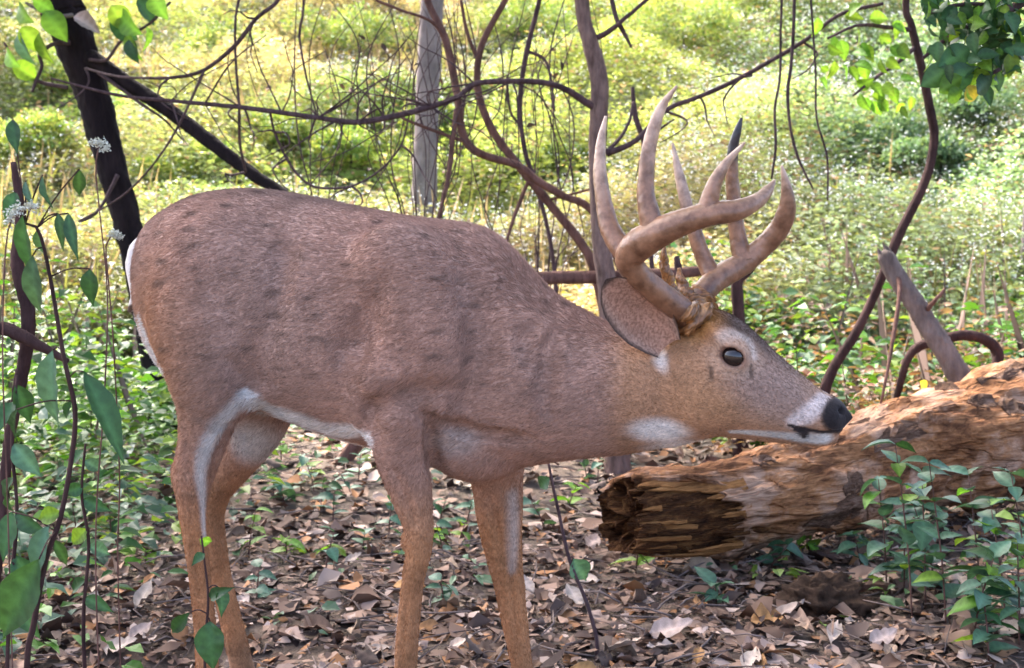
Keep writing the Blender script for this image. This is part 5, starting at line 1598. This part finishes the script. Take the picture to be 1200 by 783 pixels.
# ================================================================ sticks on the floor
def stick(label, pix, mat, seed, cat='stick'):
    rows = []
    for (u, v, r_, dz) in pix:
        Y = 1413.0 / (v - 265)
        for _ in range(6):
            p = at(u, v, Y); Y = Y * (1 - (p[2] - ground_z(p[0], p[1])) * -1 / 1.0) if False else (CAM_H - float(ground_z(p[0], p[1])) ) * 1413.0 / (v - 265)
        p = at(u, v, Y); rows.append((p[0], p[1], float(ground_z(p[0], p[1])) + dz, r_ * Y / FPX))
    b = np.array(rows[0][:3]); rows = np.array(rows); rows[:, :3] -= b
    o = tube('stick', rows, mat, None, sides=8, wob=.15, seed=seed)
    o.location = b
    tag(o, label, cat)
stick('pale crooked stick bent like an elbow on the leaves below the leafy plants', [(1058, 700, 4, .02), (1090, 700, 5, .04), (1114, 706, 5.5, .05), (1116, 722, 5, .04), (1106, 748, 4, .012)], M_DEAD, 601)
stick('grey stick lying on the leaves below the broken log end', [(905, 640, 5, .02), (935, 665, 6, .02), (962, 690, 5, .015)], M_DEAD, 602)
stick('short brown stick on the floor behind the hind hooves', [(150, 485, 4, .02), (200, 488, 5, .02), (240, 492, 4, .02)], M_BARK_STEM, 603)
stick('dark brown rotten branch lying behind the muzzle', [(985, 480, 7, .06), (1020, 470, 8, .08), (1060, 462, 7, .07)], M_BARK_STEM, 604)
# mound of dark rotten wood
rr_ = np.random.RandomState(5)
Vs, Fs = uvsphere(1.0, 60, 34)
p = at(965, 700, 3.2); gz = float(ground_z(p[0], p[1]))
nn = vnoise(Vs, 3.0, 8) * .4 + vnoise(Vs, 8.0, 9) * .35 + vnoise(Vs, 18.0, 10) * .25 + vnoise(Vs, 40.0, 14) * .15
o = link('rotten_stump', mesh('rotten_stump', Vs * np.array([.11, .08, .065]) * (1 + nn)[:, None], Fs, mat=bark('rotten_dark', (.02, .012, .008), (.075, .045, .03), 30)))
o.location = (p[0], p[1], gz + .025)
tag(o, 'crumbling dark lump of rotten wood on the leaves below the log', 'rotten wood')
# ================================================================ weeds in front
def weed(label, stem_pix, leaves, key, seed, cat='weed', mat=M_BARK_STEM, group=None, name='tall_weed'):
    """leaves: base pixel, tip pixel, width in pixels, (distance), key"""
    p0 = at(*stem_pix[-1][:3]); gz = float(ground_z(p0[0], p0[1]))
    root = empty(name, (p0[0], p0[1], gz)); rt = np.array([p0[0], p0[1], gz])
    tag(root, label, cat, group)
    ex = [] if p0[2] < gz + .03 else [(p0[0], p0[1], gz - .02, stem_pix[-1][3] * stem_pix[-1][2] / FPX * 1.2)]
    stem('stem', stem_pix, mat, root, rt, extra=ex, sides=7, seed=seed)
    r = np.random.RandomState(seed)
    for (u0, v0, u1, v1, w, Y, ky) in leaves:
        a = at(u0, v0, Y); b = at(u1, v1, Y - .04 + .08 * r.rand())
        d = b - a; L = np.linalg.norm(d)
        V, F = leaf_geo(L=1, W=w * Y / FPX / L * 1.15, curl=.15 + .30 * r.rand(), fold=.45, tipw=.45 + .1 * r.rand(), wave=.04, seed=r.randint(999), rows=13, sharp=1.25)
        X = d / L
        nr = np.array([r.randn() * .35, -1, .35 + .3 * r.randn()]); nr = nr - X * nr.dot(X); nr /= np.linalg.norm(nr)
        S = np.cross(nr, X)
        W_ = (V[:, :1] * X + V[:, 1:2] * S + V[:, 2:3] * nr) * L + a - rt
        link('leaf', mesh('leaf', W_, F, col=leaf_veins(V)), {'teal': M_LEAF_TEAL, 'dark': M_LEAF_DARK, 'bright': M_LEAF_BRIGHT}[ky], root)
        # stalk back to the stem
        sp = spline(np.array(pix_rows(stem_pix)), 40)[:, :3]
        q = sp[np.argmin(np.linalg.norm(sp - a, axis=1))]
        if np.linalg.norm(q - a) > .004:
            V, F, T = tube_arrays(spline([q - rt, (q + a) / 2 - rt + np.array([0, 0, .006]), a - rt], 6), np.full(6, .0012), 5)
            link('leaf_stalk', mesh('leaf_stalk', V, [F, T]), mat, root)
    return root
W = 1.75
weed('leafy weed with many small dark leaves at the foot of the tall weed', [(100, 520, 2.4, 1.4), (96, 580, 2.4, 1.8), (104, 640, 2.4, 2), (98, 720, 2.4, 2.2), (100, 800, 2.4, 2.4)],
     [(98, 528, 80, 545, 16, 2.4, 'dark'), (99, 540, 122, 552, 16, 2.4, 'teal'), (97, 570, 72, 580, 18, 2.4, 'dark'), (98, 585, 128, 600, 18, 2.4, 'dark'), (102, 620, 78, 640, 20, 2.4, 'bright'), (103, 640, 135, 650, 18, 2.4, 'teal'), (101, 680, 75, 695, 18, 2.4, 'dark'), (100, 700, 128, 715, 18, 2.4, 'dark')], 'dark', 1010)
weed('sprawling weed with broad dull leaves under the dead side branch', [(20, 440, 2.0, 1.4), (14, 520, 2.0, 1.8), (20, 600, 2.0, 2), (12, 700, 2.0, 2.4), (8, 820, 2.0, 2.6)],
     [(18, 450, 40, 500, 24, 2.0, 'dark'), (17, 470, -6, 505, 22, 2.0, 'dark'), (15, 520, 48, 560, 26, 2.0, 'teal'), (16, 560, -10, 600, 26, 2.0, 'dark'), (19, 600, 52, 630, 26, 2.0, 'dark'), (16, 650, 50, 700, 30, 2.0, 'dark'), (12, 700, 44, 745, 28, 2.0, 'dark')], 'dark', 1011)
weed('tall weed with drooping lance leaves and white flower head by the rump', [(30, 262, W, 1.5), (45, 270, W, 2), (58, 320, W, 2.4), (75, 420, W, 2.8), (88, 484, W, 3), (82, 550, W, 3), (70, 610, W, 3.2), (54, 655, W, 3.4), (40, 730, W, 3.6), (32, 800, W, 3.8)],
     [(50, 205, 53, 245, 13, W, 'dark'), (93, 198, 93, 236, 15, W, 'dark'), (80, 250, 86, 300, 15, W, 'dark'), (68, 250, 74, 290, 12, W, 'dark'), (30, 212, 31, 242, 9, W, 'teal'), (28, 250, 24, 345, 24, W, 'dark'), (38, 300, 36, 385, 24, W, 'teal'), (45, 268, 46, 305, 14, W, 'teal'), (105, 315, 105, 362, 21, W, 'dark'), (18, 225, 5, 262, 18, W, 'dark'),
      (62, 410, 50, 508, 34, W, 'teal'), (98, 436, 154, 540, 32, W, 'dark'), (84, 470, 70, 495, 12, W, 'dark'), (58, 615, 26, 688, 28, W, 'teal'), (46, 655, -8, 760, 52, W - .1, 'dark'), (60, 630, 90, 672, 14, W, 'dark'), (72, 600, 40, 610, 22, W, 'bright'), (14, 600, 0, 660, 26, W, 'dark'), (20, 480, 10, 520, 18, W, 'dark'), (15, 140, 18, 180, 17, W, 'dark')], 'dark', 1001)
weed('thin green seedling with one broad leaf in front of the hind leg', [(236, 628, 1.95, 1.2), (240, 660, 1.95, 1.4), (244, 700, 1.95, 1.6), (242, 740, 1.95, 1.8), (240, 800, 1.95, 2)],
     [(246, 728, 247, 790, 36, 1.95, 'dark'), (240, 648, 224, 660, 12, 1.95, 'dark'), (234, 632, 250, 636, 14, 1.95, 'bright'), (258, 690, 264, 720, 18, 1.95, 'dark'), (222, 718, 192, 750, 18, 1.95, 'dark'), (246, 700, 262, 690, 16, 1.95, 'dark')], 'dark', 1002, name='seedling', cat='seedling')
weed('slender bare seedling with one round leaf right of the far foreleg', [(642, 540, 2.75, 1.4), (652, 588, 2.75, 1.8), (668, 658, 2.75, 2.2), (687, 705, 2.75, 2.4), (699, 750, 2.75, 2.6)],
     [(672, 655, 690, 685, 28, 2.75, 'teal'), (644, 560, 628, 574, 18, 2.75, 'teal')], 'teal', 1003, name='seedling', cat='seedling', mat=M_TWIG)
# white drooping flower heads
def flower_head(label, pix, Y, stempix, seed):
    b = at(*stempix[-1], Y); gz = float(ground_z(b[0], b[1]))
    rt = np.array([b[0], b[1], gz]); root = empty('white_flower', rt); tag(root, label, 'flower')
    stem('stem', [(u, v, Y, .9) for u, v in stempix], M_TWIG_WARM, root, rt, extra=[(b[0], b[1], gz - .02, .0016)], sides=6, seed=seed)
    r = np.random.RandomState(seed)
    c = spline([(*at(u, v, Y), 0) for u, v in pix], 30)[:, :3]
    n = 260
    P = c[r.randint(30, size=n)] + r.randn(n, 3) * .0038 - rt
    V, F, C = batch_leaves(P, r.randn(n, 3), r.randn(n, 3), np.full(n, .005), np.full(n, .0035), np.tile([.50, .52, .44], (n, 1)))
    link('blossom', mesh('blossom', V, F, col=C, smooth=False, mat=M_LITTER), parent=root)
flower_head('white fuzzy flower spray arching over the tall weed', [(10, 262), (14, 250), (25, 243), (38, 241), (46, 244)], 1.72, [(46, 244), (30, 243), (14, 256), (6, 300), (3, 420), (8, 560), (14, 760)], 1101)
flower_head('small pale flower head in front of the dark trunk', [(106, 168), (115, 166), (125, 172), (118, 175)], 2.3, [(116, 172), (112, 200), (118, 260), (126, 350), (122, 470), (112, 640)], 1102)
flower_head('faint pale flower spray beside the tail', [(128, 276), (135, 274), (142, 278)], 2.5, [(130, 276), (124, 290), (128, 340), (134, 420), (140, 560), (138, 660)], 1103)
# old brown stalk and broken branch at the left edge
p0 = at(30, 470, 2.3)
OB = empty('old_stalk', p0); tag(OB, 'thick brown dead stalk with a side branch behind the tall weed', 'stalk')
stem('stem', [(16, 190, 2.3, 3), (24, 250, 2.3, 5), (20, 310, 2.3, 7.5), (33, 370, 2.3, 8), (26, 440, 2.3, 7), (10, 520, 2.3, 6), (2, 620, 2.3, 6), (-12, 740, 2.3, 7), (-20, 880, 2.3, 9)], M_BARK_STEM, OB, p0, sides=20, seed=51, wob=.15, n=120, furrow=.25)
stem('branch', [(-20, 384, 2.25, 9), (10, 387, 2.25, 8), (30, 396, 2.25, 8), (52, 408, 2.25, 6), (80, 424, 2.25, 3)], M_BARK_STEM, OB, p0, sides=9, seed=52, n=24)

# ---- leafy plants in front of the log
r = np.random.RandomState(55)
spots = [(1060, 520, 720, 'tip'), (1100, 545, 735, ''), (1140, 560, 720, ''), (1170, 590, 740, ''), (1090, 600, 700, ''), (1185, 640, 760, ''), (1130, 640, 745, ''), (1050, 590, 690, ''), (1030, 560, 680, ''), (1195, 560, 700, ''), (1150, 690, 775, ''), (1075, 555, 705, '')]
labels = ['leafy plant with the highest tip, reaching the middle of the log', 'leafy plant growing just right of the highest tipped one', 'leafy plant overlapping the thick shaded end of the log', 'low leafy plant at the thick end of the log', 'short leafy plant growing at the foot of the highest tipped one',
          'leafy plant on open litter below the thick log end', 'low leafy plant beside the pale elbow shaped stick', 'leafy plant hugging the log left of the highest tipped one', 'leafy plant on the log side nearest the broken end', 'leafy plant furthest along the log from the broken end', 'lowest leafy plant out on the open litter', 'leafy plant squeezed between the highest tipped one and the log']
for i, (u, v0, v1, _) in enumerate(spots):
    Y = 1413.0 / (v1 - 265)
    b = at(u + 10, v1, Y); tp = at(u, v0, Y)
    h = tp[2] - float(ground_z(b[0], b[1]))
    small_plant('leafy_plant', labels[i], 'plant', 'leafy plants in front of the log', b[0], b[1], h, 15, .085, ('teal', 'teal', 'teal', 'dark', 'bright'), 1200 + i, lean=(tp[0] - b[0] - .03 + .06 * r.rand(), r.randn() * .05))
# ---- seedlings over the floor
GR = 'small seedlings scattered over the leaf litter'
n_ = 0
fixed = [(420, 560, 'teal'), (335, 585, 'teal'), (290, 640, 'bright'), (455, 615, 'teal'), (520, 640, 'teal'), (545, 610, 'teal'), (380, 660, 'teal'), (300, 700, 'teal'), (410, 640, 'bright'), (640, 610, 'teal'), (700, 560, 'teal'), (730, 545, 'teal'), (665, 585, 'bright'), (520, 700, 'teal'), (360, 560, 'bright'), (150, 580, 'teal'), (190, 600, 'dark'), (100, 570, 'teal'), (130, 620, 'dark'), (170, 650, 'bright'), (60, 560, 'teal'), (30, 520, 'dark'), (160, 530, 'bright'), (120, 520, 'teal'), (90, 620, 'dark'), (330, 535, 'bright'), (460, 560, 'bright'), (950, 640, 'bright'), (1010, 660, 'teal'), (900, 660, 'teal'), (745, 660, 'bright'), (840, 700, 'teal')]
for i in range(64):
    if i < len(fixed): u, v, key = fixed[i]
    else:
        u, v = r.uniform(0, 1200), r.uniform(495, 640); key = ('teal', 'teal', 'bright', 'dark')[r.randint(4)]
        if 730 < u and v > 520: u = r.uniform(0, 720)
    Y = 1413.0 / (v - 265)
    p = at(u, v, Y)
    if -1.0 < p[0] < .5 and p[1] < 2.7: continue
    where = ('left of the hind legs near the tall weed' if u < 205 else 'between the hind legs and the near foreleg' if u < 450 else 'between the two forelegs' if u < 560 and v > 560 else 'between the forelegs and the broken log end' if u < 740 else 'in front of the log') if v > 515 else ('in the far litter under the dark tree' if u < 330 else 'in the far litter behind the deer')
    hue = {'teal': 'blue green', 'bright': 'bright green', 'dark': 'dark green'}[key]
    small_plant('seedling', '%s leaved seedling in the litter %s' % (hue, where), 'seedling', hue + ' seedlings ' + where, p[0], p[1], .05 + .10 * r.rand(), 5 + r.randint(4), .055 + .03 * r.rand(), key, 1400 + i, lean=(r.randn() * .03, r.randn() * .03))
small_plant('yellow_seedling', 'yellow leaved seedling beside the hind leg near the dark trunk', 'seedling', None, *at(205, 535, 4.6)[:2], .16, 7, .09, ('yellow', 'bright'), 1600)
# green and yellow odd leaves
V1, F1, C1 = thicket(420, 7, (-2.6, 2.4), (3.0, 6.6), .10, [(.09, .16, .07), (.10, .18, .10), (.14, .22, .04), (.08, .14, .09)], .05, 91, lambda x, y: np.clip(.5 + .7 * nz2(x, y, 1.8, 92), .05, 1))
tag(link('ground_cover', mesh('ground_cover', V1, F1, col=C1, smooth=False, mat=M_LEAFCOL)), 'low green ground cover scattered among the fallen leaves', 'ground cover', kind='stuff')
o = link('yellow_leaf', leaf_mesh('yellow_leaf', M_LEAF_YELLOW, L=1, W=.8, curl=.3, fold=.3, tipw=.45, seed=3)); o.location = at(1078, 447, 4.45); o.rotation_euler = (1.2, .9, .4); o.scale = (.075, .075, .075)
tag(o, 'broad yellow leaf standing on top of the log below the leaning branch', 'leaf')
